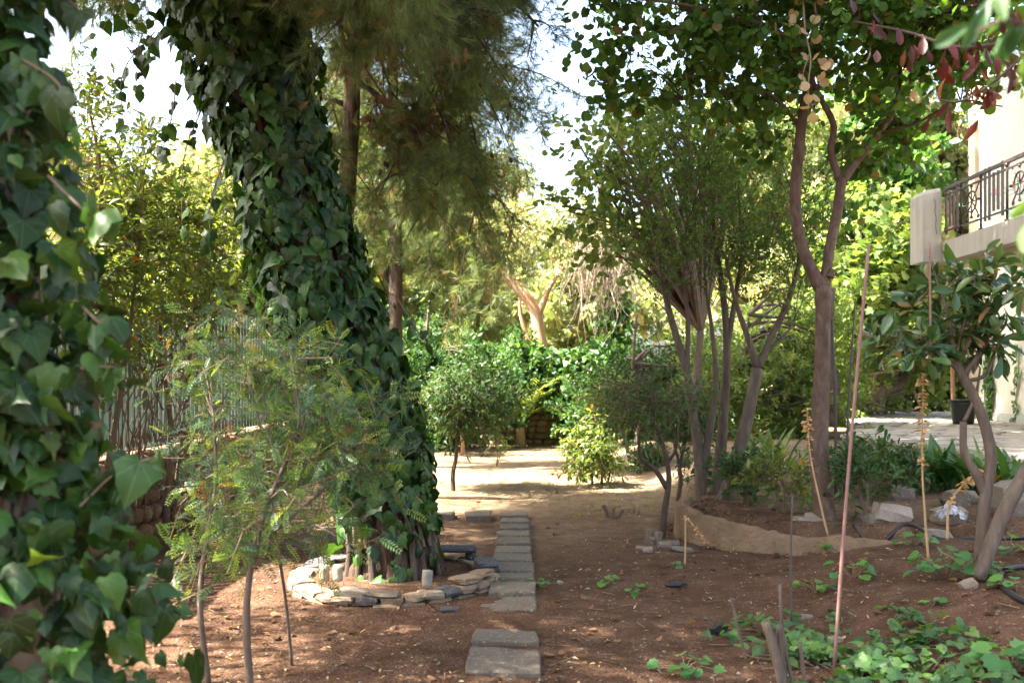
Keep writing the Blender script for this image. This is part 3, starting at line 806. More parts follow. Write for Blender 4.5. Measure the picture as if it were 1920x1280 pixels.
for k, qd in enumerate(STEPS):
    zt_ = .022 if k < 3 else .05
    def at(p): 
        d = (H - zt_) * F / (p[1] - 715); return np.array([(p[0] - 960) * d / F, d])
    c4 = np.array([at(p) for p in (qd[3], qd[2], qd[1], qd[0])])
    cen = c4.mean(0)
    if 3 <= k < 13: c4[:, 1] = cen[1] + (c4[:, 1] - cen[1]) * .84
    mb = MB(); n = 6; top_, bot = [], []
    for e in range(4):
        a, b = c4[e], c4[(e + 1) % 4]
        for s in range(n): top_.append(a + (b - a) * (s + .08 * (s == 0) + 0) / n + g.normal(0, .006, 2))
    top_ = np.array(top_); m = len(top_); zz = g.normal(0, .002, m); tl = g.normal(0, .006, 2)
    zc = zt_ + (top_ - cen) @ tl
    inner = cen + (top_ - cen) * .965
    V = np.concatenate([np.column_stack([inner, zc + .004 + zz]), np.column_stack([top_, zc - .006]), np.column_stack([top_, np.full(m, -.06)]), [[*cen, zt_ + .004]]])
    T = [(3 * m, a, (a + 1) % m) for a in range(m)]
    Q = [(m + a, m + (a + 1) % m, (a + 1) % m, a) for a in range(m)] + [(2 * m + a, 2 * m + (a + 1) % m, m + (a + 1) % m, m + a) for a in range(m)]
    mb.add(V, T, Q)
    if k < 13:
        lab = ['nearest and largest concrete slab at the front of the path', 'thin half-buried slab second from the front of the path', 'wide slab of the path beside the stone tree ring, third from the front'][k] if k < 3 else \
            ('farthest slab at the end of the straight path' if k == 12 else f'{ORD[k]} concrete slab of the straight path counted from the front')
    else: lab = ['grey slab lying just left of the far end of the path', 'grey slab farther left, half hidden by the ivy trunk'][k - 13]
    solo('stepping_stone', mb, M['paver'], lab, 'stepping stone', 'stepping stones of the garden path', sm=False, loc=(*cen, 0))

# ------------------------------------------------------------------ foliage builders
def clump_centres(blobs, n, shell=.5, g=None):
    g = g or rng
    w = np.array([b[1][0] * b[1][1] * b[1][2] * (b[2] if len(b) > 2 else 1) for b in blobs]) ** .8
    which = g.choice(len(blobs), n, p=w / w.sum())
    c = np.array([b[0] for b in blobs], float)[which]; r = np.array([b[1] for b in blobs], float)[which]
    u = nrm(g.normal(0, 1, (n, 3))) * (g.random((n, 1)) ** shell)
    return c + u * r, nrm(u * r + 1e-6)

def spray(cen, outd, k, tl, nl, spread=.8, up=.15, droop=.1, jit=.06, hang=.35, upn=.9, g=None):
    """k twigs at each clump centre, nl leaves on each twig"""
    g = g or rng
    n = len(cen) * k
    base = np.repeat(cen, k, 0) + g.normal(0, jit, (n, 3))
    d = nrm(np.repeat(outd, k, 0) * .6 + g.normal(0, spread, (n, 3)) + np.array([0, 0, up]))
    L = tl * (.55 + .8 * g.random(n))
    t = (np.arange(nl)[None] + g.random((n, nl))) / nl * .95 + .06
    pos = base[:, None] + d[:, None] * (t * L[:, None])[..., None]
    pos[..., 2] -= droop * (t ** 2) * L[:, None]
    pr = nrm(np.cross(np.broadcast_to(d[:, None], pos.shape), g.normal(0, 1, pos.shape)))
    yd = nrm(d[:, None] * .7 + pr * .9 + np.array([0, 0, -hang]))
    nd = nrm(np.array([0, 0, upn]) + g.normal(0, .55, pos.shape) + pr * .2)
    tip = base + d * L[:, None]; tip[:, 2] -= droop * L
    return pos.reshape(-1, 3), yd.reshape(-1, 3), nd.reshape(-1, 3), base, tip

def twig_mesh(mb, base, tip, r0=.004, r1=.0015):
    d = nrm(tip - base); a = nrm(np.cross(d, np.array([.3, .5, .8]))); b = np.cross(d, a)
    n = len(base); V = []
    for P_, r in ((base, r0), (tip, r1)):
        for th in (0, 2.09, 4.19): V.append(P_ + r * (math.cos(th) * a + math.sin(th) * b))
    V = np.stack(V, 1).reshape(-1, 3); k = (np.arange(n) * 6)[:, None]
    q = np.concatenate([k + [0, 1, 4, 3], k + [1, 2, 5, 4], k + [2, 0, 3, 5]])
    return mb.add(V, None, q)

def connect(mb, cen, skel, r0, r1, sag=.1, seg=4, g=None, maxlen=9, rise=None):
    """thin branches from the skeleton to each clump"""
    g = g or rng
    for c in cen:
        dd = np.linalg.norm(skel - c, axis=1) + .7 * np.maximum(skel[:, 2] - c[2], 0)
        if rise: dd = 1.6 * np.hypot(skel[:, 0] - c[0], skel[:, 1] - c[1]) + np.abs(c[2] - skel[:, 2] - rise)
        s = skel[int(np.argmin(dd))]; L = np.linalg.norm(c - s)
        if L < .05 or L > maxlen: continue
        mid = (s + c) / 2 + g.normal(0, .10, 3) * L + np.array([0, 0, sag * L])
        rr = r0 * min(1, .45 + L * .4)
        tube(mb, [s, mid, c], [rr, (rr + r1) / 2, r1], seg, 6, cap=False)

def skeleton(limbs, skip=0.0):
    out = []
    for p, r in limbs:
        q, _ = resample(p, np.ones(len(p)), 30); out.append(q[int(30 * skip):])
    return np.concatenate(out)

def limb(pix, rad, d=None):
    """polyline from photo pixels; each entry (px, py) or (px, py, depth)"""
    pts = np.array([P(p[0], p[1], p[2] if len(p) > 2 else d) for p in pix])
    if isinstance(rad, (tuple, list)) and len(rad) == 2: rad = np.linspace(rad[0], rad[1], len(pts))
    return pts, np.asarray(rad, float)

def blob(px, py, d, rx, ry, rz, w=1.0):
    """ellipsoid at a photo pixel: half-width and half-height in photo pixels, half-depth in metres"""
    return (P(px, py, d), (rx * d / F, ry_m(ry), rz * d / F), w)
def ry_m(v): return v

def tree(name, label, cat, limbs, blobs, ncl, bark, lmat, tm, size, k=6, tl=.4, nl=6, group=None, seg=10, rough=.12, nparts=0, key=None, up=.15, droop=.1, hang=.35, spread=.8, twr=(.012, .004),
         conn=True, crown='crown', base=None, shell=.5, jit=.06, twigs=True, tw='twig', extra=None, upn=.9, seed=None, brname='branch', rise=None, maxlen=9):
    g = np.random.default_rng(seed if seed is not None else sum(map(ord, label)))
    base = limbs[0][0][0] if base is None and limbs else base
    root = thing(name, label, cat, base, group)
    for a, (p, r) in enumerate(limbs):
        mb = MB(); tube(mb, p, r, seg if a == 0 else max(6, seg - 2), max(10, len(p) * 4), rough, seed=a + 1)
        part('trunk' if a == 0 else brname, mb, M[bark], root)
    cen, od = clump_centres(blobs, ncl, shell, g)
    if conn and limbs:
        mb = MB(); connect(mb, cen, skeleton(limbs, .3), twr[0], twr[1], g=g, rise=rise, maxlen=maxlen); part('twigs', mb, M[bark if tw == 'twig' else tw], root, kind='stuff')
    pos, yd, nd, b, t = spray(cen, od, k, tl, nl, spread, up, droop, jit, hang, upn, g)
    if twigs:
        mb = MB(); twig_mesh(mb, b, t); part('shoots', mb, M['twig'], root, kind='stuff')
    sz = size * (.6 + .7 * g.random(len(pos)))
    if nparts: leaf_parts(root, key, tm, M[lmat], pos, yd, nd, sz, nparts, crown)
    else: part(crown, place(MB(), tm, pos, yd, nd, sz, g.random(len(pos))), M[lmat], root, kind='stuff')
    return root, cen

# ------------------------------------------------------------------ the ivy-clad pine inside its stone ring
PD = 7.5
tp = [(742, 1120), (738, 1040), (728, 940), (703, 820), (650, 660), (580, 470), (522, 270), (474, 80), (430, -100), (380, -350), (300, -650), (230, -950)]
tr_ = [.37, .31, .275, .25, .24, .23, .22, .21, .20, .18, .15, .12]
trunk = limb(tp, tr_, PD)
pine = thing('pine_tree', 'leaning old pine with ridged bark and gnarled roots, its trunk wrapped in ivy', 'tree', trunk[0][0])
mb = MB(); tube(mb, trunk[0], trunk[1], 60, 120, .15, lobes=17, seed=2); part('trunk', mb, M['bark_pine'], pine)
g = np.random.default_rng(21)
for a in (-2.9, -2.35, -1.9, -1.45, -1.0, -.45, .1, .6):
    c = trunk[0][0]; mb = MB(); L = .34 + .22 * g.random(); ca, sa = math.cos(a), math.sin(a); w = g.normal(0, .06)
    pts = [c + (ca * .17, sa * .17, .42), c + (ca * .27, sa * .27, .20), c + (ca * .36 + w, sa * .36, .09), c + (ca * (.36 + L * .5), sa * (.36 + L * .5) , .055), c + (ca * (.36 + L) + w, sa * (.36 + L * .7), .0)]
    tube(mb, pts, [.04, .055, .045, .03, .012], 8, 22, .2, seed=int(a * 10) % 17); part('root', mb, M['bark_pine'], pine)
def pine_branch(pts, rad, nsub, tuft_n, spreadv, parent, mat='pine', tm=TUFT, size=.13, hang=.25, sublen=.8, g=None, names=('branch', 'needles'), bark='bark_dark', twig_d=0.5, k=3, nl=4):
    pts = np.asarray(pts, float)
    mb = MB(); tube(mb, pts, rad, 7, len(pts) * 5, .1)
    p, _ = resample(pts, np.ones(len(pts)), 40)
    B, T, C, O = [], [], [], []
    for _ in range(nsub):
        i = int(g.integers(8, 40)); s = p[i]; ax = nrm(p[min(i + 1, 39)] - p[max(i - 1, 0)])
        d = nrm(ax * .7 + g.normal(0, 1, 3) * spreadv + np.array([0, 0, -hang])); L = sublen * (.3 + 1.0 * g.random() ** 1.4)
        e = s + d * L + np.array([0, 0, -hang * L * .4])
        tube(mb, [s, (s + e) / 2 + g.normal(0, .05, 3) * L + (0, 0, .06 * L), e], [.015, .009, .004], 4, 6, cap=False)
        for t in np.linspace(.3, 1, tuft_n):
            C.append(s + (e - s) * t); O.append(d)
    part(names[0], mb, M[bark], parent)
    C, O = np.array(C), np.array(O)
    pos, yd, nd, b, t = spray(C, O, k, twig_d * .45, nl, .55, -.05, .2, .04, .25, .4, g)
    return pos, yd, nd, b, t
def pine_crown(parent, blist, mat, nm='needles', size=.13, tm=TUFT):
    """blist: results of pine_branch"""
    pos = np.concatenate([b[0] for b in blist]); yd = np.concatenate([b[1] for b in blist]); nd = np.concatenate([b[2] for b in blist])
    part(nm, place(MB(), tm, pos, yd, nd, size * (.7 + .5 * rng.random(len(pos)))), M[mat], parent, kind='stuff')
    mb = MB(); twig_mesh(mb, np.concatenate([b[3] for b in blist]), np.concatenate([b[4] for b in blist]), .0035, .0015); part('twigs', mb, M['bark_dark'], parent, kind='stuff')
top = trunk[0]
g = np.random.default_rng(77)
res = []
# drooping branches that show along the top of the view
VIS = [([(470, -250, 7.5), (600, -150, 6.8), (690, -80, 6.2), (770, -20, 5.9)], .05), ([(470, -250, 7.5), (600, -150, 7.2), (760, -40, 7.2), (900, 60, 7.4)], .05),
       ([(430, -400, 7.5), (620, -250, 8.2), (850, -90, 8.8), (960, 0, 9.2), (1010, 50, 9.4)], .05), ([(480, -120, 7.5), (560, -100, 7.0), (640, -50, 6.6), (720, 20, 6.4)], .035),
       ([(440, -350, 7.5), (540, -280, 6.4), (640, -180, 5.6), (740, -90, 5.2)], .04)]
for pts, r in VIS:
    res.append(pine_branch([P(*q) for q in pts], np.linspace(r, .01, len(pts)), 19, 5, .55, pine, g=g, sublen=.42, hang=.3))
pine_crown(pine, res, 'pine', size=.12)
# brown dead inner sprays
res = []
for pts, r in [([(500, -200, 7.5), (640, -60, 7.6), (760, 20, 7.9)], .03), ([(480, -260, 7.5), (820, -120, 9.0), (920, 0, 9.3), (940, 80, 9.4)], .03)]:
    res.append(pine_branch([P(*q) for q in pts], np.linspace(r, .008, len(pts)), 11, 4, .6, pine, g=g, sublen=.4, hang=.4))
pine_crown(pine, res, 'brownneedle', 'dead_needles', .10)
# the wide crown overhead, out of view and shaped to shade the ground
res = []
for k in range(40):
    t = .55 + .45 * g.random(); s0, _ = resample(top, np.ones(len(top)), 50); s = s0[int(t * 49)]
    a = g.random() * 2 * math.pi; L = 2.2 + 3.2 * g.random()
    e = s + np.array([math.cos(a) * L * .8 + 1.0, math.sin(a) * L, .9 + 1.0 * g.random()])
    if e[2] < 1.5 + .40 * e[1] + 1.0 and e[1] > 3: e[2] = 1.5 + .40 * e[1] + 1.0 + .8 * g.random()
    e[0] = min(max(e[0], -4.6 + .7 * g.random()), -.5 - .6 * g.random())  # branch ends held back so sun still reaches the hedge and the redbud
    m = (s + e) / 2 + (0, 0, .35)
    res.append(pine_branch([s, m, e], [.07, .045, .015], 44, 5, .75, pine, g=g, sublen=1.1, hang=.05, twig_d=.7))
for k in range(20):  # extra unseen branches, aimed where they shade the path
    e = np.array([g.uniform(-4.8, -2.4), g.uniform(8.6, 12.2), g.uniform(6.3, 8.0)]) if k < 11 else np.array([g.uniform(-4.5, -3.2), g.uniform(6.6, 10.5), g.uniform(5.9, 7.4)]); s0, _ = resample(top, np.ones(len(top)), 50); s = s0[int(g.integers(28, 46))]
    res.append(pine_branch([s, (s + e) / 2 + (0, 0, .3), e], [.07, .045, .015], 44, 5, .75, pine, g=g, sublen=1.1, hang=.05, twig_d=.7))
pine_crown(pine, res, 'pine', 'crown', .19, TUFTFAT)

# ivy on the pine trunk
ivy = thing('ivy', 'dense dark green ivy climbing the leaning pine in the middle of the view', 'ivy', trunk[0][0] + (0, -.3, .3))
tc_, tr2 = resample(trunk[0], trunk[1], 200)
py_t = 715 + (H - tc_[:, 2]) * F / PD
def ivy_layer(n, g, lo, hi, t0=.0, t1=1.0):
    ii = []
    i = g.integers(0, 200, n * 3)
    pyv = py_t[i]; keep = (pyv < 1075) & (pyv > -560)
    dens = np.clip(np.interp(pyv, [-200, 0, 560, 800, 900, 960, 1010, 1075], [1, 1, 1, 1, .85, .5, .2, .0]), 0, 1)
    i = i[keep & (g.random(len(i)) < dens)][:n]; n = len(i)
    a = g.random(n) * 2 * np.pi
    o = np.stack([np.cos(a), np.sin(a), np.zeros(n)], 1)
    th = np.interp(py_t[i], [-300, 60, 300, 520, 800, 950, 1075], [.36, .31, .15, .17, .20, .10, .06])
    th = th * (1 + .35 * vnoise(a * 1.5, i * .09, 3)) * np.where(o[:, 0] < 0, 1.3, .85) * np.where(py_t[i] > 700, np.where(o[:, 0] < 0, .9, .8), 1)
    r = tr2[i] + .02 + th * (lo + (hi - lo) * g.random(n))
    pos = tc_[i] + o * r[:, None] + np.stack([np.zeros(n), np.zeros(n), g.normal(0, .03, n)], 1)
    tn = np.stack([-o[:, 1], o[:, 0], np.zeros(n)], 1)
    yd = nrm(np.array([0, 0, -1.0]) + o * .35 + tn * g.normal(0, .5, (n, 1)) + g.normal(0, .25, (n, 3)))
    nd = nrm(o * 1.0 + np.array([0, 0, .4]) + g.normal(0, .5, (n, 3)))
    return pos, yd, nd, o
g = np.random.default_rng(31)
A = [ivy_layer(2600, g, .75, 1.0), ivy_layer(2600, g, .2, .75)]
pos, yd, nd, o = (np.concatenate([a[k] for a in A]) for k in range(4))
sz = .065 + .085 * g.random(len(pos))
leaf_parts(ivy, 'ivy', IVY, M['ivy'], pos, yd, nd, sz, 300, 'foliage', bias=np.where(np.arange(len(pos)) < 2600, np.clip(-o[:, 1] + .15, .001, 1.2), .001))
mb = MB()
for k in range(26):
    a = g.random() * 6.28; pts, rr = [], []
    for i in np.linspace(10, 195, 14).astype(int):
        a += g.normal(0, .22); pts.append(tc_[i] + np.array([math.cos(a), math.sin(a), 0]) * (tr2[i] + .015 + .03 * g.random())); rr.append(.012 * (1.6 - i / 200))
    tube(mb, pts, rr, 5, 46, .1, cap=False)
part('stem', mb, M['twig'], ivy, kind='stuff')
mb = MB()
for a0, tw_ in ((-2.4, .9), (-1.9, -.7), (-1.2, .8), (-.8, -1.0), (-2.8, .5), (-.3, -.6), (-1.5, .3)):
    pts, rr = [], []
    for k_, i in enumerate(range(2, 74, 8)):
        a = a0 + tw_ * k_ / 8 + g.normal(0, .08); pts.append(tc_[i] + np.array([math.cos(a), math.sin(a), 0]) * (tr2[i] * 1.04 + .01)); rr.append(.028 - .0016 * k_)
    mb = MB(); tube(mb, pts, rr, 7, 50, .18, seed=int(a0 * 10) % 9); part('woody_stem', mb, M['bark_dark'], ivy)
# twigs with leaves that stand out from the mass
def strands(parent, starts, ends, sag, g, nleaf, size, mat='ivy', mstem='twig', key=None, parts_=0):
    mb = MB(); P_, Y_, N_ = [], [], []
    for s, e in zip(starts, ends):
        m = (s + e) / 2 + (0, 0, sag) + g.normal(0, .05, 3)
        q, _ = resample([s, m, e], np.ones(3), 30); tube(mb, [s, m, e], [.005, .004, .002], 4, 12, cap=False)
        for t in np.linspace(3, 29, nleaf):
            P_.append(q[int(t)] + g.normal(0, .02, 3)); Y_.append(nrm(np.array([g.normal(0, .5), g.normal(0, .4), -.8]))); N_.append(nrm(np.array([g.normal(0, .5), -.6, .6])))
    part('stem', mb, M[mstem], parent, kind='stuff')
    P_, Y_, N_ = np.array(P_), np.array(Y_), np.array(N_)
    s_ = size * (.5 + .7 * g.random(len(P_)))
    if parts_: leaf_parts(parent, key, IVY, M[mat], P_, Y_, N_, s_, parts_, 'loose_leaves')
    else: part('loose_leaves', place(MB(), IVY, P_, Y_, N_, s_), M[mat], parent, kind='stuff')
ss = [P(310, 20, 7.3), P(290, 60, 7.3), P(330, 150, 7.2), P(380, 200, 7.2), P(350, 40, 7.3), P(420, 300, 7.2), P(300, -80, 7.3), P(300, -90, 7.3), P(745, 560, 7.3), P(770, 700, 7.3), P(790, 850, 7.3), P(780, 930, 7.2)]
ee = [P(255, 180, 7.2), P(235, 260, 7.2), P(300, 300, 7.1), P(340, 420, 7.1), P(270, 120, 7.2), P(395, 480, 7.1), P(170, 90, 7.1), P(230, 40, 7.1), P(790, 640, 7.2), P(800, 800, 7.2), P(815, 900, 7.1), P(812, 985, 7.1)]
strands(ivy, ss, ee, .05, g, 9, .10)

# the stone ring round it
rc = np.array([-.87, 7.42]); ring = thing('stone_ring', 'low ring of stacked slate and rubble round the foot of the ivy-clad pine', 'planter', (*rc, 0))
g = np.random.default_rng(6)
mb = MB(); th = np.linspace(0, 2 * np.pi, 41)[:-1]
V = [(*rc, .075)] + [(rc[0] + .66 * math.cos(t), rc[1] + .76 * math.sin(t), .06 + .01 * g.normal()) for t in th]
mb.add(V, [(0, 1 + k, 1 + (k + 1) % 40) for k in range(40)]); part('soil', mb, M['soil'], ring, kind='stuff')
for row, (z, h_, n) in enumerate(((.015, .05, 26), (.055, .042, 30), (.09, .034, 22))):
    a = g.random()
    for k in range(n):
        a += 2 * math.pi / n * (1 + g.normal(0, .12)); ca, sa = math.cos(a), math.sin(a)
        if row == 2 and (.3 < (a % 6.283) < 2.4 or g.random() < .45): continue
        L = 2 * math.pi * .72 / n * (1.02 if row < 2 else 1.12)
        z_ = z + (.035 if ca > .3 and row == 2 else 0) * (1 if row == 2 else 0) + (.015 if ca > .3 and row == 1 else 0)
        c = (rc[0] + .69 * ca * (1 + g.normal(0, .012)), rc[1] + .80 * sa * (1 + g.normal(0, .012)), z_)
        m1 = MB(); stone(m1, c, (L, .15 + .05 * g.random(), h_ * (1.05 + .3 * g.random())), math.atan2(ca * .80, -sa * .69), .12, .05, .15, g)
        part('stone', m1, M['slate'] if row == 2 or g.random() < .5 else M['rubble'], ring, sm=False)
for px, py, mt, lab in ((608, 1112, 'peg', 'pale upright log stub on the stone ring, leftmost of its pair'), (633, 1117, 'peg', 'pale upright log stub on the stone ring, right beside another pale stub'), (801, 1117, 'pegdark', 'grey-topped upright log stub on the front of the stone ring')):
    d = 6.95 if px < 700 else 6.75; p = P(px, py, d); p[2] = .11; mb = MB(); r_ = .037
    tube(mb, [p, p + (0, 0, .06), p + (0.004, 0, .11)], [r_, r_ * .97, r_ * .95], 14, 5, .03); solo('log_stub', mb, M[mt], lab, 'log stub', 'log stubs on the stone ring', loc=p)
slab = MB(); c = P(852, 1058, 7.95); stone(slab, (c[0], c[1], .165), (.36, .24, .035), .05, .10, .03, .12, g)
solo('slate_slab', slab, M['darkslate'], 'black slate slab laid like a bench at the right of the stone ring', 'slate slab', sm=False, loc=c)
for k, (dx, lab) in enumerate(((-.13, 'dark stone propping the left end of the black slate slab'), (.13, 'dark stone propping the right end of the black slate slab'))):
    mb = MB(); stone(mb, (c[0] + dx, c[1], .105), (.09, .16, .10), 0, .15, .05, .2, g); solo('stone', mb, M['darkslate'], lab, 'stone', loc=(c[0] + dx, c[1], .06))
mb = MB(); c = G(842, 1146); stone(mb, c + (0, 0, .012), (.13, .09, .03), .2, .2, .05, .2, g); solo('stone', mb, M['darkslate'], 'flat grey stone lying on the soil in front of the stone ring', 'stone', sm=False, loc=c)

# ------------------------------------------------------------------ near ivy-clad tree at the left edge
ND = 3.05
nt_ = limb([(-10, 1330), (10, 1050), (-15, 760), (-40, 420), (-70, 60), (-110, -350), (-160, -900), (-240, -1500)], [.19, .17, .155, .145, .14, .13, .11, .08], ND)
nb_ = limb([(-70, 60), (-170, -500), (-60, -1100), (300, -1700)], (.09, .03), ND)
nb2 = limb([(-110, -350), (-300, -900, 2.6), (-650, -1400, 2.2)], (.08, .03), ND)
cc = P(-110, -900, ND)
near, _ = tree('garden_tree', 'pale-barked tree at the left edge, its trunk buried in large-leaved ivy', 'tree', [nt_, nb_, nb2, (np.array([P(-160, -900, ND), (-.6, 1.4, 4.9), (.8, -.4, 5.4), (2.4, -1.2, 5.7)]), np.array([.08, .06, .045, .02])), (np.array([(-.6, 1.4, 4.9), (1.0, 1.2, 5.5), (2.8, .8, 5.9)]), np.array([.05, .035, .015]))],
               [(cc + (.2, .8, 1.4), (2.0, 2.0, 1.0)), (cc + (-1.3, .4, 1.2), (1.6, 1.8, 1.1)), (cc + (-.6, 2.4, 2.2), (1.8, 1.8, .9)), (cc + (-2.2, 2.2, 1.8), (1.6, 1.6, .9)), (np.array([.6, -.8, 5.2]), (3.6, 3.0, 1.1)), (np.array([2.6, .8, 5.6]), (2.6, 2.2, 1.0)), (np.array([-4.3, 4.9, 4.9]), (1.3, 1.5, .8), 1.4), (np.array([-3.1, 2.6, 4.4]), (1.1, 1.2, .7), 1.3)], 540, 'bark_pale', 'dark', DIAM, .13, k=7, tl=.45, nl=6, seg=16, base=nt_[0][0])  # unseen crown, stretched over and behind the viewer to shade the foreground
g = np.random.default_rng(41)
n = 2100
pyv = -200 + 1560 * g.random(n)
right = np.interp(pyv, [-200, 0, 60, 140, 200, 300, 420, 600, 760, 900, 1050, 1150, 1280, 1360], [150, 90, 95, 110, 105, 140, 165, 195, 205, 235, 300, 335, 330, 330])
right = right * (1 + .22 * vnoise(pyv * .021, pyv * 0, 2) + .10 * vnoise(pyv * .06, pyv * 0, 3))
cx = np.interp(pyv, [-200, 60, 420, 760, 1050, 1360], [-80, -70, -40, -15, 10, 0])
u = g.random(n) ** .75
a = np.where(g.random(n) < .5, g.random(n) * 2 * np.pi, g.uniform(np.pi * 1.05, np.pi * 1.95, n))
half = (right - cx) * ND / F
rr = half * np.sqrt(u)
c0 = P(0, 0, ND)
xx = (cx - 960) * ND / F
pos = np.stack([xx + np.cos(a) * rr, ND + np.sin(a) * np.minimum(rr, .40) * .9, H + (715 - pyv) * ND / F], 1)
o = nrm(np.stack([np.cos(a), np.sin(a), 0 * a], 1))
yd = nrm(np.array([.1, -.1, -.9]) + o * .4 + g.normal(0, .5, (n, 3))); nd = nrm(o * .8 + np.array([0, -.2, .4]) + g.normal(0, .6, (n, 3)))
vis = np.hypot(pos[:, 0] - xx, pos[:, 1] - ND) > .12
pos, yd, nd, o = pos[vis], yd[vis], nd[vis], o[vis]
sz = .042 + .085 * g.random(len(pos)) ** 1.6
nivy = thing('ivy', 'large-leaved ivy hanging off the trunk at the left edge, nearest the viewer', 'ivy', nt_[0][0] + (.1, -.2, .2))
leaf_parts(nivy, 'ivy', IVY, M['ivy'], pos, yd, nd, sz, 300, 'foliage', bias=np.clip(1.2 - o[:, 1], .3, 2))
mb = MB()
for k in range(34):
    i = g.integers(0, len(pos)); e = pos[i]; s = np.array([np.interp(715 + (H - e[2]) * F / ND, [-200, 420, 1360], [-80, -40, 0]), 0, 0]); s = np.array([(s[0] - 960) * ND / F, ND, e[2] - .25 + .5 * g.random()])
    tube(mb, [s, (s + e) / 2 + g.normal(0, .05, 3), e], [.006, .005, .002], 5, 10, cap=False)
for k in range(9):
    a_ = g.random() * 6.28; pts = [nt_[0][j] + np.array([math.cos(a_ + j * .5), math.sin(a_ + j * .5), 0]) * (nt_[1][j] + .02) for j in range(6)]
    tube(mb, pts, .014, 6, 30, .15, cap=False)
part('stem', mb, M['twig'], nivy, kind='stuff')
strands(nivy, [P(30, -60, 3.0), P(60, -80, 3.1), P(20, 100, 2.9), P(100, 700, 2.95), P(150, 950, 2.9), P(140, 560, 2.95), P(90, 330, 2.9)],
        [P(150, 20, 3.0), P(110, 60, 3.1), P(135, 230, 2.85), P(240, 690, 2.9), P(310, 850, 2.85), P(225, 640, 2.9), P(200, 430, 2.85)], .06, g, 6, .11)
dl = np.stack([g.uniform(30, 200, 10), g.uniform(300, 1200, 10)], 1); pp = np.array([P(a_, b_, 2.95 + .2 * g.random()) for a_, b_ in dl])
part('dead_leaves', place(MB(), IVY, pp, nrm(g.normal(0, .5, (10, 3)) + (0, 0, -.8)), nrm(g.normal(0, .5, (10, 3)) + (0, -1, .3)), .055), M['dead'], nivy, kind='stuff')

# ------------------------------------------------------------------ left hedge, and feathery shrub in front of it
for k, (bl, lm, lab, seed) in enumerate([
    ([blob(190, 330, 8.6, 90, .7, 170), blob(250, 470, 8.8, 90, .7, 160), blob(160, 560, 8.4, 90, .6, 190)], [limb([(170, 1010), (180, 800), (170, 600), (190, 350), (160, 170)], (.035, .008), 8.4), limb([(170, 1010), (220, 780), (250, 560), (270, 330)], (.03, .008), 8.6)], 'tall glossy hedge shrub against the sky left of the ivy-clad pine', 51),
    ([blob(330, 480, 9.6, 90, .7, 130), blob(390, 470, 10.4, 60, .6, 130), blob(310, 620, 9.3, 100, .5, 90, .4)], [limb([(310, 990), (320, 800), (300, 620), (330, 420)], (.035, .008), 9.4), limb([(320, 990), (350, 760), (360, 600), (390, 440)], (.03, .008), 9.8)], 'sunlit yellowish hedge shrub in front of the picket fence', 52)]):
    tree('hedge_shrub', lab, 'shrub', lm, bl, [105, 100][k], 'twig', 'pittos', OBOV, .082, k=7, tl=.30, nl=8, group='hedge along the picket fence', twr=(.010, .003), up=.5, hang=-.1, seed=seed, nparts=250, key='obov', upn=.7)
# bare brown twigs of the hedge in front of the fence
bt = thing('bare_shrub', 'tangle of bare brown twigs in front of the picket fence', 'shrub', P(330, 990, 9.3))
g = np.random.default_rng(61); mb = MB()
for k in range(170):
    s = P(g.uniform(200, 440), g.uniform(700, 980), g.uniform(8.6, 10)); e = s + np.array([g.normal(0, .25), g.normal(0, .2), .35 + .6 * g.random()])
    tube(mb, [s, (s + e) / 2 + g.normal(0, .07, 3), e], [.007, .005, .002], 4, 6, cap=False)
part('twigs', mb, M['twig'], bt, kind='stuff')

fl = [limb([(392, 1290, 5.0), (375, 1130, 5.0), (388, 1010, 5.05), (405, 900, 5.1), (400, 780, 5.2)], (.018, .006), 5), limb([(470, 1310, 4.95), (462, 1160, 4.95), (478, 1020, 5), (520, 900, 5.1), (560, 800, 5.15), (545, 650, 5.2)], (.021, .006), 5),
      limb([(548, 1255, 5.3), (535, 1120, 5.3), (520, 1020, 5.2), (500, 860, 5.2), (470, 720, 5.2)], (.010, .004), 5.2), limb([(478, 1020, 5), (560, 960, 5.2), (640, 880, 5.5), (690, 800, 5.6)], (.012, .004), 5),
      limb([(375, 1130, 5), (430, 1060, 5.1), (520, 1020, 5.2), (620, 980, 5.4)], (.010, .004), 5), limb([(560, 800, 5.15), (545, 700, 5.2), (500, 600, 5.3)], (.007, .003), 5)]
fbl = [blob(500, 680, 5.4, 90, .45, 90), blob(590, 740, 5.5, 90, .45, 120), blob(430, 760, 5.6, 70, .4, 110, .8), blob(630, 850, 5.5, 80, .4, 110), blob(560, 890, 5.2, 110, .4, 110), blob(430, 930, 5.1, 80, .35, 100, .8), blob(580, 990, 5.3, 90, .35, 60, .5), blob(400, 1040, 5.0, 60, .3, 60, .4)]
tree('feathery_shrub', 'loose shrub with fine feathery leaves on thin grey stems before the ivy-clad pine', 'shrub', fl, fbl, 118, 'bark_grey', 'feather', FROND, .125, k=4, tl=.26, nl=5, seg=8, up=.1, hang=.1, twr=(.008, .003), nparts=300, key='frond', seed=7, tw='twigpale', brname='stem')
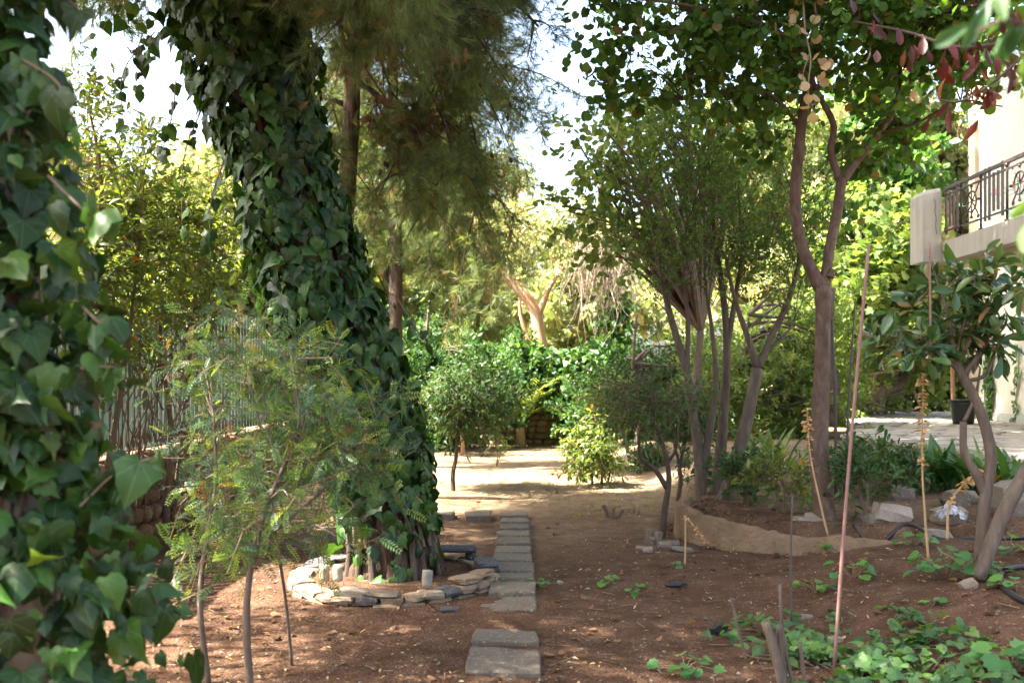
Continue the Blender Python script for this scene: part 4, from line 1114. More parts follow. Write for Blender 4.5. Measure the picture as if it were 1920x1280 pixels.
# ------------------------------------------------------------------ redbud on the raised bed
RD = 8.8
b0 = G(1547, 985)
rl_ = [limb([(1547, 1000), (1543, 930), (1536, 850), (1538, 760), (1542, 680), (1543, 600), (1543, 535)], [.105, .09, .085, .074, .068, .066, .072], RD),
       limb([(1541, 545), (1512, 485), (1496, 430), (1491, 370), (1496, 300), (1505, 220), (1518, 150), (1542, 70), (1550, -20), (1548, -140), (1560, -300)], [.058, .052, .05, .05, .048, .046, .04, .035, .03, .02, .01], RD),
       limb([(1545, 540), (1556, 465), (1570, 400), (1578, 335)], [.05, .046, .045, .046], RD),
       limb([(1577, 345), (1558, 285), (1563, 232), (1528, 165), (1500, 80), (1470, 0), (1440, -120)], (.036, .012), RD),
       limb([(1578, 345), (1605, 305), (1648, 250), (1682, 190), (1690, 90), (1705, 0), (1720, -140)], (.036, .012), RD),
       limb([(1493, 228), (1460, 190), (1420, 168), (1350, 172), (1280, 188)], (.02, .006), RD),
       limb([(1500, 90), (1440, 50, 8.6), (1330, 20, 8.4), (1220, 0, 8.2), (1120, 0, 8.2)], (.025, .008), RD),
       limb([(1690, 80), (1760, 30, 8.2), (1840, 10, 7.6), (1930, 40, 7.2)], (.022, .008), RD),
       limb([(1650, 250), (1720, 230, 8.6), (1800, 190, 8.3), (1880, 200, 8.0)], (.014, .005), RD),
       limb([(1556, 520), (1562, 505)], (.035, .028), RD - .05)]
rb = [blob(1560, 40, 8.8, 170, 1.3, 110), blob(1420, 40, 8.8, 150, 1.2, 110), blob(1270, 60, 8.6, 130, 1.0, 90, .75), blob(1160, 70, 8.5, 80, .7, 60, 1.0), blob(1180, 160, 8.6, 70, .6, 70, .3), blob(1330, 150, 8.9, 110, .9, 80, .8), blob(1700, 60, 8.6, 150, 1.2, 110),
      blob(1680, 240, 8.9, 90, .8, 80, .8), blob(1840, 60, 8.0, 120, 1.0, 80), blob(1560, -220, 8.8, 420, 2.2, 180), blob(1470, 190, 9.1, 90, .8, 70, .6), blob(1610, 330, 9.3, 90, .6, 60, .3), blob(1800, 215, 8.4, 40, .3, 40, .25), blob(1250, -200, 9, 250, 1.6, 140)]
redbud, rcen = tree('redbud_tree', 'forked smooth-barked tree with round leaves on the raised bed at right', 'tree', rl_, rb, 430, 'bark_red', 'redbud', ROUND, .078, k=7, tl=.34, nl=6, seg=14, nparts=300, key='round', seed=17, rough=.09, hang=.6, twr=(.011, .003), tw='bark_dark', upn=.6, base=rl_[0][0][0])
# dark seed pods
g = np.random.default_rng(18); idx = g.choice(len(rcen), 160); pp = rcen[idx] + g.normal(0, .12, (160, 3))
mb = MB(); place(mb, [(np.array([(-.07, 0, 0), (.07, 0, 0), (.08, .8, .02), (0, 1, 0), (-.08, .8, .02)]), np.array([(0, 1, 2), (0, 2, 4), (4, 2, 3)]))], pp, nrm(g.normal(0, .15, (160, 3)) + (0, 0, -1)), nrm(g.normal(0, 1, (160, 3))), .10)
part('seed_pods', mb, M['stump'], redbud, kind='stuff')
# a dry branch with bleached leaves, caught in the fork
db = thing('dry_branch', 'bleached dry branch with papery leaves hanging in front of the forked trunk', 'branch', P(1515, 60, 8.0))
mb = MB(); tube(mb, [P(1505, -10, 8.0), P(1510, 60, 8.0), P(1520, 110, 8.0), P(1515, 170, 8.0), P(1528, 215, 8.0)], (.010, .008, .007, .005, .003), 6, 24); tube(mb, [P(1518, 100, 8), P(1508, 130, 7.95), P(1500, 165, 7.9)], (.005, .003, .002), 5, 10); part('stem', mb, M['twigpale'], db)
ds = [(1530, 30), (1480, 35), (1535, 65), (1500, 50), (1505, 105), (1540, 110), (1548, 118), (1505, 150), (1538, 140), (1540, 152), (1525, 180), (1518, 195), (1530, 215), (1502, 158), (1512, 60), (1552, 115), (1490, 20), (1520, 178), (1510, 205), (1535, 100)]
pp = np.array([P(a_, b_, 7.95 + .06 * g.random()) for a_, b_ in ds]); n = len(pp)
leaf_parts(db, 'round', ROUND, M['dry'], pp, nrm(g.normal(0, .5, (n, 3)) + (0, 0, -.7)), nrm(g.normal(0, .4, (n, 3)) + (-.2, -1, .2)), .085, 300)
# red-leaved branch and a blurred near branch reaching in from the right
rbr = thing('red_leaved_branch', 'branch with dark red leaves reaching in from the upper right', 'branch', P(2250, -100, 4.2))
mb = MB(); q1 = [P(2250, -100, 4.2), P(1980, 40, 4.2), P(1820, 90, 4.2), P(1700, 60, 4.3), P(1600, 40, 4.4)]; q2 = [P(1980, 40, 4.2), P(1880, 140, 4.1), P(1800, 190, 4.1), P(1740, 180, 4.1)]
tube(mb, q1, (.016, .012, .009, .006, .003), 6, 30); tube(mb, q2, (.008, .006, .004, .002), 5, 20); part('stem', mb, M['bark_dark'], rbr)
P_ = []
for q_ in (q1[1:], q2):
    r_, _ = resample(q_, np.ones(len(q_)), 40)
    for k in range(40): P_.append(r_[int(g.integers(2, 40))] + g.normal(0, .06, 3))
P_ = np.array(P_); n = len(P_)
leaf_parts(rbr, 'obovred', OBOV, M['red'], P_, nrm(g.normal(0, .5, (n, 3)) + (0, 0, -.9)), nrm(g.normal(0, .6, (n, 3)) + (0, -.5, .6)), .09 * (.7 + .5 * g.random(n)), 300)
nbr = thing('leafy_branch', 'blurred leafy branch very close at the right edge', 'branch', P(2300, 60, 1.7))
mb = MB(); q1 = [P(2300, 60, 1.7), P(2050, 90, 1.7), P(1900, 40, 1.7), P(1830, 60, 1.7)]; q2 = [P(2300, 350, 1.75), P(2050, 380, 1.75), P(1935, 430, 1.75)]
tube(mb, q1, (.007, .005, .004, .002), 6, 20); tube(mb, q2, (.005, .004, .002), 6, 14); part('stem', mb, M['bark_dark'], nbr)
ds = [(1890, -20), (1912, 20), (1925, 60), (1850, 10), (1828, 40), (1870, -30), (1935, 30), (1938, 400), (1945, 440), (1950, 350), (1860, -10), (1905, 40)]
pp = np.array([P(a_, b_, 1.7 + .1 * g.random()) for a_, b_ in ds]); n = len(pp)
leaf_parts(nbr, 'obovn', OBOV, M['dark'], pp, nrm(g.normal(0, .35, (n, 3)) + (-.2, 0, -.9)), nrm(g.normal(0, .5, (n, 3)) + (0, -.8, .5)), .075, 300)

# ------------------------------------------------------------------ slender multi-stemmed trees on the bed
MD = 10.8
def slim(label, limbs, blobs, ncl, seed): 
    limbs = [(p_, r_ * 1.2) for p_, r_ in limbs]
    return tree('slender_tree', label, 'tree', limbs, [(c_ + np.array([0, 0, .12]), (r_[0] * 1.1, r_[1], r_[2] * 1.3)) for c_, r_, *_ in blobs], int(ncl * .62), 'bark_grey', 'olive', DIAM, .058, k=6, tl=.7, nl=19, seg=12, seed=seed, up=1.1, hang=-.1, spread=.6, twr=(.008, .003), tw='bark_dark', rise=.45, maxlen=.8, rough=.12, group='slender trees in the raised bed', upn=.5)
slim('slender tree of the raised bed forking low, leftmost of the three', [limb([(1314, 950), (1313, 880), (1303, 800), (1288, 700), (1265, 620), (1245, 540), (1225, 430), (1212, 330)], (.055, .012), MD), limb([(1314, 885), (1332, 800), (1343, 720), (1335, 620), (1320, 520)], (.04, .012), MD), limb([(1288, 700), (1290, 600), (1282, 500), (1290, 400)], (.028, .01), MD)],
     [blob(1225, 420, 10.8, 60, .7, 120), blob(1280, 340, 10.8, 70, .8, 110), blob(1240, 540, 10.9, 60, .6, 90, .7), blob(1300, 470, 10.8, 60, .7, 100)], 60, 71)
slim('slender straight-trunked tree in the middle of the raised bed group', [limb([(1340, 950), (1350, 860), (1358, 760), (1363, 660), (1357, 560), (1340, 440), (1330, 320)], (.06, .012), 10.9), limb([(1362, 660), (1375, 580), (1390, 480), (1385, 360)], (.03, .01), 10.9)],
     [blob(1345, 360, 10.9, 70, .8, 130), blob(1390, 440, 10.9, 60, .7, 120), blob(1340, 500, 10.9, 50, .6, 80, .6)], 52, 72)
slim('slender tree leaning right with a wide low fork in the raised bed', [limb([(1356, 945), (1388, 840), (1408, 750), (1420, 690)], (.068, .05), 10.6), limb([(1420, 690), (1400, 625), (1378, 560), (1360, 480)], (.035, .012), 10.6), limb([(1420, 690), (1452, 620), (1480, 560), (1500, 470), (1490, 380)], (.035, .012), 10.6), limb([(1435, 660), (1470, 630), (1490, 600)], (.018, .008), 10.6)],
     [blob(1480, 420, 10.6, 70, .8, 130), blob(1440, 500, 10.6, 60, .7, 90), blob(1440, 330, 10.8, 80, .8, 100), blob(1500, 560, 10.6, 40, .5, 60, .5)], 60, 73)

# the little wiggly trees on the soil left of the bed
tree('small_tree', 'small crooked dark tree beside the rounded end of the planter wall', 'tree', [limb([(1240, 1020), (1246, 960), (1254, 900), (1248, 850), (1232, 800), (1222, 740)], (.035, .014), 9.5), limb([(1251, 915), (1228, 880), (1204, 860), (1198, 830), (1205, 790)], (.026, .010), 9.5), limb([(1250, 870), (1268, 840), (1270, 790), (1262, 740)], (.018, .008), 9.5)],
     [blob(1215, 765, 9.6, 80, .5, 50), blob(1262, 735, 9.7, 50, .5, 50), blob(1160, 740, 10.2, 45, .5, 40, .6)], 34, 'bark_dark', 'dark', DIAM, .06, k=7, tl=.28, nl=7, seed=81, twr=(.009, .003))
tree('small_tree', 'small dark tree close behind the crooked one with a low fork', 'tree', [limb([(1270, 950), (1276, 900), (1275, 870), (1285, 830), (1290, 780)], (.03, .012), 11.9), limb([(1275, 870), (1266, 840), (1258, 800)], (.018, .008), 11.9)],
     [blob(1290, 770, 12, 55, .5, 50), blob(1255, 780, 12, 45, .4, 40)], 40, 'bark_dark', 'dark', DIAM, .07, k=8, tl=.28, nl=7, seed=82)
tree('small_tree', 'round-crowned dark tree on a thin knobbly stem, left on the open soil', 'tree', [limb([(850, 925), (849, 890), (855, 860), (857, 820), (862, 780)], (.036, .02), 13.8), limb([(857, 815), (840, 780), (825, 750)], (.016, .008), 13.8), limb([(858, 810), (885, 770), (900, 745)], (.016, .008), 13.8)],
     [blob(865, 755, 13.8, 82, .6, 52), blob(815, 770, 14, 45, .4, 32, .6), blob(905, 760, 13.9, 40, .4, 36, .6)], 90, 'bark_dark', 'dark', DIAM, .085, k=9, tl=.30, nl=8, seed=83, shell=.35)
tree('bush', 'leafy bush on several thin stems standing in the sunny patch', 'bush', [limb([(1100, 905), (1094, 860), (1088, 830)], (.02, .012), 14.5), limb([(1110, 907), (1112, 860), (1110, 820)], (.018, .01), 14.5), limb([(1128, 907), (1130, 870), (1135, 830)], (.022, .01), 14.5), limb([(1140, 905), (1146, 870), (1150, 840)], (.016, .01), 14.5)],
     [blob(1100, 835, 14.4, 42, .35, 38), blob(1130, 860, 14.4, 36, .3, 36), blob(1085, 865, 14.4, 22, .25, 28, .6)], 44, 'bark_grey', 'pittos', OBOV, .09, k=6, tl=.22, nl=7, seed=84, up=.4)
tree('sapling', 'leafless sapling on the open soil near the back wall', 'sapling', [limb([(931, 873), (933, 850), (928, 835)], (.012, .004), 17.6), limb([(931, 873), (938, 855), (940, 845)], (.01, .003), 17.6)], [blob(932, 815, 17.6, 12, .12, 22)], 10, 'twig', 'bright', DIAM, .09, k=3, tl=.2, nl=4, seed=85)
tree('sapling', 'thin pale trunk behind the round-crowned tree', 'sapling', [limb([(868, 852), (867, 820), (870, 780)], (.045, .03), 20)], [blob(850, 760, 20, 60, .6, 40)], 34, 'bark_euc', 'dark', DIAM, .11, k=7, tl=.35, nl=7, seed=86)
tree('sapling', 'leaning thin sapling right of the leafy bush', 'sapling', [limb([(1182, 872), (1176, 840), (1165, 800), (1150, 770)], (.035, .012), 17.6)], [blob(1150, 750, 17.6, 45, .5, 40)], 30, 'bark_grey', 'pittos', DIAM, .11, k=7, tl=.35, nl=7, seed=87)
tree('bush', 'low twiggy bush behind the crooked trees', 'bush', [limb([(1215, 888), (1212, 870), (1205, 850)], (.015, .006), 16), limb([(1216, 888), (1222, 865), (1230, 850)], (.012, .006), 16)], [blob(1216, 860, 16, 30, .3, 18)], 36, 'twig', 'dark', DIAM, .08, k=6, tl=.25, nl=6, seed=88, up=.6)

# leathery-leaved tree at the right
LD = 6.5
ll_ = [limb([(1838, 1090), (1842, 1010), (1848, 930), (1858, 850), (1838, 770), (1808, 710), (1786, 670)], [.05, .042, .04, .038, .034, .032, .028], LD), limb([(1850, 930), (1826, 880), (1808, 850), (1806, 790)], (.032, .022), LD), limb([(1834, 1085), (1866, 1000), (1898, 930), (1945, 850), (1990, 780)], (.05, .04), LD - .15),
       limb([(1795, 690), (1755, 660), (1715, 640), (1670, 630)], (.02, .007), LD), limb([(1790, 680), (1780, 600), (1762, 540), (1742, 480)], (.016, .005), LD), limb([(1806, 705), (1845, 650), (1862, 590), (1900, 555), (1960, 540)], (.022, .008), LD), limb([(1812, 715), (1850, 700), (1875, 640), (1920, 620)], (.016, .006), LD),
       limb([(1808, 790), (1830, 740), (1838, 690)], (.014, .006), LD), limb([(1790, 675), (1810, 600), (1830, 520), (1836, 470)], (.012, .004), LD)]
lb = [blob(1730, 580, 6.5, 70, .35, 55), blob(1800, 540, 6.5, 70, .35, 45), blob(1690, 645, 6.5, 55, .35, 50), blob(1880, 570, 6.4, 60, .35, 55), blob(1900, 650, 6.4, 60, .35, 60), blob(1780, 620, 6.6, 70, .35, 50), blob(1840, 640, 6.5, 60, .3, 60, .6)]
tree('leathery_tree', 'low spreading tree with big leathery leaves and twisted stems at the right edge', 'tree', ll_, lb, 42, 'bark_grey', 'magn', OBOV, .135, k=3, tl=.12, nl=5, seg=12, nparts=300, key='obov', seed=91, twr=(.010, .004), rough=.1, up=.5, hang=.2, jit=.03, shell=.6)

# ------------------------------------------------------------------ trees towards and beyond the back wall
# dark slim pine behind the ivy-clad one
qd = 17.0
pl = [limb([(736, 860), (738, 740), (741, 620), (742, 500), (741, 380), (738, 240), (734, 80), (730, -120), (728, -330), (726, -620)], [.15, .13, .12, .115, .11, .10, .09, .08, .06, .03], qd)]
p2 = thing('pine_tree', 'slim dark pine standing straight behind the ivy-clad one', 'tree', pl[0][0][0])
mb = MB(); tube(mb, *pl[0], 14, 50, .1); part('trunk', mb, M['bark_dark'], p2)
g = np.random.default_rng(99); res = []
for (px, py), (ex, ey), dd, nb_ in [((740, 430), (860, 330), 0, 40), ((740, 330), (900, 290), -1.5, 50), ((738, 260), (890, 180), -1, 50), ((736, 200), (640, 190), 0, 40), ((735, 130), (930, 120), -2, 50), ((735, 60), (620, 90), -1, 40), ((740, 480), (640, 440), .5, 30), ((740, 420), (650, 330), .5, 36), ((732, 0), (880, 20), 1, 40), ((732, -40), (600, -20), 0, 40), ((741, 520), (820, 470), 1, 30), ((738, 230), (900, 400), -1.5, 46), ((740, 300), (870, 440), -.5, 40), ((730, -150), (900, -120), 0, 40), ((736, 160), (830, 230), -2.5, 50), ((741, 560), (690, 520), .4, 24)]:
    s, e = P(px, py, qd), P(ex, ey, qd + dd)
    res.append(pine_branch([s, (s + e) / 2 + (0, 0, .25), e], [.045, .028, .01], int(nb_ * .32), 5, .6, p2, g=g, sublen=1.25, hang=.4, twig_d=.7, nl=4, k=3))
def upper(trk, n, zf, parent, bias=0.0):  # branches above the view, added for the shade they cast
    s0, _ = resample(trk, np.ones(len(trk)), 50); out = []
    s0 = s0[s0[:, 2] > 1.5 + .383 * s0[0, 1] + zf]
    for k in range(n):
        s = s0[int(g.integers(0, len(s0)))]; a = g.random() * 6.283; L = 1.4 + 2.4 * g.random()
        e = s + np.array([math.cos(a) * L + bias, math.sin(a) * L, .5 + .6 * g.random()]); e[2] = max(e[2], 1.5 + .39 * e[1] + .9)
        out.append(pine_branch([s, (s + e) / 2 + (0, 0, .25), e], [.06, .035, .012], 34, 5, .7, parent, g=g, sublen=1.1, hang=.1, twig_d=.7, nl=4, k=3))
    return out
res += upper(limb([(728, -300), (726, -600)], (.1, .05), qd)[0], 22, .8, p2, -.9)  # added out of view, leaning left, to shade the far clearing
pine_crown(p2, res, 'pinegrey', 'crown', .22, TUFTFAT)
# mid pine whose hanging sprays fill the upper centre
qd2 = 12.5
pl = [limb([(640, 960), (632, 760), (640, 540), (652, 330), (664, 100), (672, -150), (680, -400), (690, -580)], [.14, .13, .12, .11, .10, .08, .06, .03], qd2)]
p3 = thing('pine_tree', 'pine with long hanging green and rusty sprays in the upper middle', 'tree', pl[0][0][0])
mb = MB(); tube(mb, *pl[0], 14, 50, .1); part('trunk', mb, M['bark_pine'], p3)
res = []; dead = []
for pts in [[(660, 60), (740, 90), (820, 200), (860, 330)], [(665, 20), (770, 60), (860, 160), (890, 250)], [(660, 150), (710, 180), (760, 240), (790, 310)], [(664, 0), (740, 10), (840, 60), (890, 140)], [(655, 220), (700, 230), (740, 300), (770, 350)], [(668, -60), (790, -40), (880, 0), (930, 50)],
            [(670, -100), (600, -40), (560, 40), (540, 110)], [(655, 200), (620, 190), (600, 230), (610, 300)], [(660, 80), (700, 90), (730, 160), (740, 230)], [(668, -80), (760, -20), (800, 60), (820, 150)], [(668, -120), (800, -80), (850, -10), (880, 60)], [(672, -180), (780, -120), (830, -30), (860, 60)]]:
    q_ = [P(a_, b_, qd2 + (k - 1) * g.uniform(-.9, .35)) for k, (a_, b_) in enumerate(pts)]
    res.append(pine_branch(q_, np.linspace(.04, .008, len(q_)), 12, 5, .6, p3, g=g, sublen=.95, hang=.5, twig_d=.6, nl=4, k=3))
for pts in [[(665, 0), (640, 30), (650, 90), (690, 110)], [(660, 140), (740, 210), (790, 240), (820, 260)]]:
    q_ = [P(a_, b_, qd2 - .5) for a_, b_ in pts]
    dead.append(pine_branch(q_, np.linspace(.03, .008, 4), 12, 4, .7, p3, g=g, sublen=.8, hang=.3, twig_d=.5, nl=3, k=3))
res += []
pine_crown(p3, upper(limb([(672, -230), (690, -560)], (.1, .05), qd2)[0], 16, .8, p3), 'pine', 'upper_crown', .19, TUFTFAT)  # unseen top of this pine, added to shade the farther ground
pine_crown(p3, res, 'pine', 'crown', .15); pine_crown(p3, dead, 'brownneedle', 'dead_needles', .12)
mb = MB()
for k in range(26): stone(mb, P(g.uniform(680, 960), g.uniform(80, 330), qd2 - g.uniform(0, 1.5)), (.045, .045, .075), 0, .1, .2, .4, g)
part('cones', mb, M['bark_dark'], p3, kind='stuff')

# eucalyptus at the wall, with peeling bark
ed = 25.0
tree('gum_tree', 'bare leaning trunk with peeling orange bark behind the back wall', 'tree', [limb([(1110, 830), (1075, 780), (1042, 745), (1030, 710), (1016, 665), (1010, 620), (1003, 585), (985, 555), (955, 525), (930, 495), (880, 440)], [.26, .24, .22, .20, .18, .165, .155, .14, .12, .10, .05], ed), limb([(1006, 600), (1022, 560), (1036, 530), (1060, 500), (1100, 460)], (.09, .02), ed), limb([(1000, 660), (985, 620), (975, 580), (978, 540)], (.07, .03), ed), limb([(955, 525), (950, 460), (965, 400)], (.06, .02), ed)],
     [blob(940, 430, 25, 90, 1.5, 70), blob(1040, 430, 25, 80, 1.3, 60), blob(1110, 420, 25, 70, 1.3, 60), blob(960, 340, 26, 90, 1.5, 70, .7)], 60, 'bark_euc', 'pale', DIAM, .20, k=6, tl=.8, nl=8, seed=101, hang=.9, droop=.5, twr=(.03, .008), conn=True)
dv = thing('bare_vine', 'curtain of bare pale twigs hanging beside the peeling trunk', 'vine', P(1130, 480, 23.5))
mb = MB()
for k in range(220):
    s = P(g.uniform(1080, 1190), g.uniform(430, 520), g.uniform(23, 24.5)); e = s + np.array([g.normal(0, .35), g.normal(0, .2), -.5 - 1.3 * g.random()])
    tube(mb, [s, (s + e) / 2 + g.normal(0, .15, 3), e], [.014, .011, .005], 3, 6, cap=False)
part('twigs', mb, M['twigpale'], dv, kind='stuff')
# ivy column
ic = [limb([(1150, 835), (1150, 740), (1148, 640), (1140, 540), (1130, 440), (1125, 330)], [.2, .18, .16, .14, .12, .05], 24.3)]
tree('ivy_column', 'tall trunk wrapped in bright ivy right of the peeling trunk', 'tree', ic, [blob(1152, 700, 24.1, 34, .5, 70), blob(1150, 610, 24.1, 30, .45, 60), blob(1100, 690, 23.9, 60, .5, 45), blob(1180, 740, 24, 45, .5, 50)], 120, 'bark_dark', 'ivy_light', IVYFAR, .15, k=5, tl=.35, nl=5, seed=103, twigs=False, hang=.8, upn=.4)
# ivy heaped on the wall
wiv = thing('wall_ivy', 'sunlit ivy heaped over the middle of the back wall', 'ivy', P(1000, 760, 23.4))
cen, od = clump_centres([blob(985, 700, 23.5, 60, .35, 55), blob(1050, 720, 23.5, 45, .35, 50), blob(1095, 780, 23.4, 40, .25, 45), blob(940, 740, 23.5, 40, .3, 45)], 150, .5)
pos, yd, nd, b, t = spray(cen, od, 5, .35, 6, .9, 0, .2, .08, .8, .4)
part('foliage', place(MB(), IVYFAR, pos, yd, nd, .15 * (.6 + .6 * rng.random(len(pos)))), M['ivy_light'], wiv, kind='stuff')
mb = MB(); twig_mesh(mb, b, t, .006, .003); part('stem', mb, M['twig'], wiv, kind='stuff')
wiv2 = thing('wall_ivy', 'shaded ivy over the back wall behind the slender trees', 'ivy', P(1380, 780, 23.2))
cen, od = clump_centres([blob(1290, 800, 23.4, 45, .25, 30), blob(1380, 770, 23.4, 70, .25, 40), blob(1470, 800, 23.4, 70, .25, 40), blob(820, 815, 23.4, 60, .2, 24), blob(1190, 790, 23.4, 60, .25, 40)], 170, .5)
pos, yd, nd, b, t = spray(cen, od, 5, .35, 6, .9, 0, .2, .08, .8, .4)
part('foliage', place(MB(), IVYFAR, pos, yd, nd, .14 * (.6 + .6 * rng.random(len(pos)))), M['ivy_light'], wiv2, kind='stuff')
mb = MB(); twig_mesh(mb, b, t, .006, .003); part('stem', mb, M['twig'], wiv2, kind='stuff')
# small palm
pm_ = thing('palm', 'small yellowish palm in front of the back wall', 'palm', P(975, 835, 22.6))
mb = MB(); c = P(975, 830, 22.6); tube(mb, [c + (0, 0, -.1), c + (0, 0, .35)], [.12, .09], 8, 3, .2); part('trunk', mb, M['straw'], pm_)
for k in range(15):
    a = k * 2.4; L = 1.0 + .35 * g.random(); u = .5 + .5 * g.random()
    s = c + (0, 0, .35); d = np.array([math.cos(a) * .5, math.sin(a) * .5, u])
    q_, _ = resample([s, s + d * L * .6, s + d * L + np.array([math.cos(a), math.sin(a), -.5]) * .3], np.ones(3), 18)
    mb = MB(); tube(mb, q_, np.linspace(.012, .004, 18), 4, 18, cap=False)
    tg = nrm(np.gradient(q_, axis=0)); sd = nrm(np.cross(tg, [0, 0, 1]))
    i = np.repeat(np.arange(4, 18), 2); s_ = np.tile([1, -1], 14)[:, None]
    place(mb, [(np.array([(-.03, 0, 0), (.03, 0, 0), (.035, .5, 0), (-.035, .5, 0), (0, 1, -.1)], float), np.array([(0, 1, 2), (0, 2, 3), (3, 2, 4)]))], q_[i], nrm(tg[i] * .8 + sd[i] * s_ + g.normal(0, .1, (28, 3))), np.tile([0, 0, 1.], (28, 1)) + g.normal(0, .1, (28, 3)), .38)
    part('frond', mb, M['palm'], pm_)

def back(name, label, cat, px, py0, d, tr, blobs, n, lmat, size, seed, tm=SPRIG, bark='bark_grey', k=5, tl=.9, nl=5, **kw):
    lb = [limb([(px, py0), (px + 6, py0 - 60), (px - 4, py0 - 150), (px + 4, py0 - 260)], (tr, tr * .5), d)]
    return tree(name, label, cat, lb, blobs, n, bark, lmat, tm, size, k=k, tl=tl, nl=nl, seed=seed, twr=(.04, .012), jit=.15, twigs=False, **kw)
back('shrub', 'tall dark shrub left before the back wall behind the round-crowned tree', 'shrub', 800, 840, 21.5, .06, [blob(800, 740, 21.5, 50, .7, 60), blob(770, 690, 22, 60, .8, 70), blob(890, 700, 22, 60, .8, 60), blob(850, 790, 21.8, 60, .6, 30)], 100, 'dark', .28, 111)
back('tree', 'grey-green feathery tree in the centre behind the slim pine', 'tree', 850, 830, 27.5, .12, [blob(830, 520, 27, 90, 1.5, 110), blob(790, 620, 26.5, 80, 1.2, 80), blob(870, 600, 27, 55, 1.0, 70), blob(770, 480, 27, 80, 1.2, 80)], 110, 'pinegrey', .5, 112, TUFTFAT, k=7, nl=6)
back('shrub', 'dark rounded shrub against the back wall right of the ivy heap', 'shrub', 1190, 850, 20.5, .05, [blob(1130, 760, 21.5, 50, .6, 40), blob(1215, 720, 21.5, 60, .6, 70), blob(1290, 740, 21.5, 50, .6, 60), blob(1180, 800, 21.8, 60, .4, 26)], 100, 'dark', .26, 113)
back('shrub', 'green shrub against the wall seen between the slender trunks', 'shrub', 1400, 850, 20, .05, [blob(1380, 720, 20, 70, .7, 60), blob(1470, 740, 20, 60, .7, 60), blob(1520, 660, 21, 60, .7, 80), blob(1440, 660, 21, 60, .7, 60)], 95, 'bright', .28, 114)
back('tree', 'light green tree with drooping leafy branches behind the slender trees', 'tree', 1310, 880, 15.5, .11, [blob(1110, 250, 14.5, 60, .9, 45, .6), blob(1180, 300, 15, 80, 1.0, 60), blob(1240, 250, 15.5, 90, 1.1, 80), blob(1130, 390, 15, 90, .9, 50, .8), blob(1200, 440, 15.5, 90, 1.0, 60), blob(1330, 300, 16, 90, 1.2, 90)], 78, 'bright', .10, 115, ROUND, k=7, tl=.5, nl=7, spread=.9)
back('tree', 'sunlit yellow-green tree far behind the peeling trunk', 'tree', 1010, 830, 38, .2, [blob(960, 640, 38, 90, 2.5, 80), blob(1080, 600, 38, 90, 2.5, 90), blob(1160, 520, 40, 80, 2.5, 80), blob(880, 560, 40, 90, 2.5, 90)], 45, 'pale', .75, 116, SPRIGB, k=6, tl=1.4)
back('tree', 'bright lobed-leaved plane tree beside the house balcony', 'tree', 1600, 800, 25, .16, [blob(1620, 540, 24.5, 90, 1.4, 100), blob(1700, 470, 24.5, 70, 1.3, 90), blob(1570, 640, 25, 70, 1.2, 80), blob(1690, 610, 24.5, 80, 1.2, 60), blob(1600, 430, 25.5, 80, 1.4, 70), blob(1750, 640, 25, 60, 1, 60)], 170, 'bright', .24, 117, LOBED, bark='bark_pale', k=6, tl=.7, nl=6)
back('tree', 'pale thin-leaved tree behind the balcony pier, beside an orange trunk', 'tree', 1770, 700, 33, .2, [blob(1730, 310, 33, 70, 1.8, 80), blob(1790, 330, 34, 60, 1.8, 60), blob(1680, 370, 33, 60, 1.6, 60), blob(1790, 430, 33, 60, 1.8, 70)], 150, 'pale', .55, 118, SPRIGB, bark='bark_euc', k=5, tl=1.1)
tree('gum_tree', 'pale orange trunk with peeling bark rising behind the balcony pier', 'tree', [limb([(1790, 760), (1775, 560), (1765, 400), (1748, 330), (1728, 260), (1712, 190), (1700, 80)], [.42, .38, .34, .30, .25, .18, .08], 31), limb([(1745, 320), (1715, 290), (1690, 270)], (.12, .05), 31), limb([(1768, 410), (1800, 350), (1830, 290)], (.14, .05), 31)], [blob(1700, 130, 31, 90, 2, 80), blob(1800, 230, 31.5, 50, 1.5, 50)], 60, 'bark_euc', 'pale', DIAM, .25, k=5, tl=.9, nl=7, seed=119, hang=.8, twr=(.04, .01))
back('tree', 'dark dense tree in the gap behind the forked redbud trunk', 'tree', 1660, 800, 30, .2, [blob(1660, 330, 30, 50, 1.4, 80), blob(1690, 380, 30, 40, 1.2, 50), blob(1560, 330, 30, 80, 1.6, 110), blob(1620, 250, 31, 90, 1.6, 80)], 70, 'olive', .55, 120, SPRIGB, k=6, tl=1.0)
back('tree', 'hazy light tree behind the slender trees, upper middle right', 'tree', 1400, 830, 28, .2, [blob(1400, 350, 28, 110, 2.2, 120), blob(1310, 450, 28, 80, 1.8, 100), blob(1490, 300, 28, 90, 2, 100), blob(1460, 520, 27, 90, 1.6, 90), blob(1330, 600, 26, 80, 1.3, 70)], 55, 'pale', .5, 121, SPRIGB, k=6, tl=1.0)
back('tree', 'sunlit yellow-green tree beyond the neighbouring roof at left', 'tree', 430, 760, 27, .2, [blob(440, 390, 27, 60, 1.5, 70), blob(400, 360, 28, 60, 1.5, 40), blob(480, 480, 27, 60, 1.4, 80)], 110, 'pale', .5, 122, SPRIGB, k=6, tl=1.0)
back('tree', 'green tree between the two pine trunks behind the ivy', 'tree', 680, 830, 26, .18, [blob(690, 600, 26, 70, 1.4, 110), blob(650, 450, 27, 80, 1.6, 100), blob(760, 620, 27, 60, 1.3, 90), blob(700, 330, 28, 100, 1.8, 100), blob(820, 380, 29, 90, 1.8, 90)], 66, 'pinegrey', .5, 123, SPRIGB, k=6, tl=1.0)
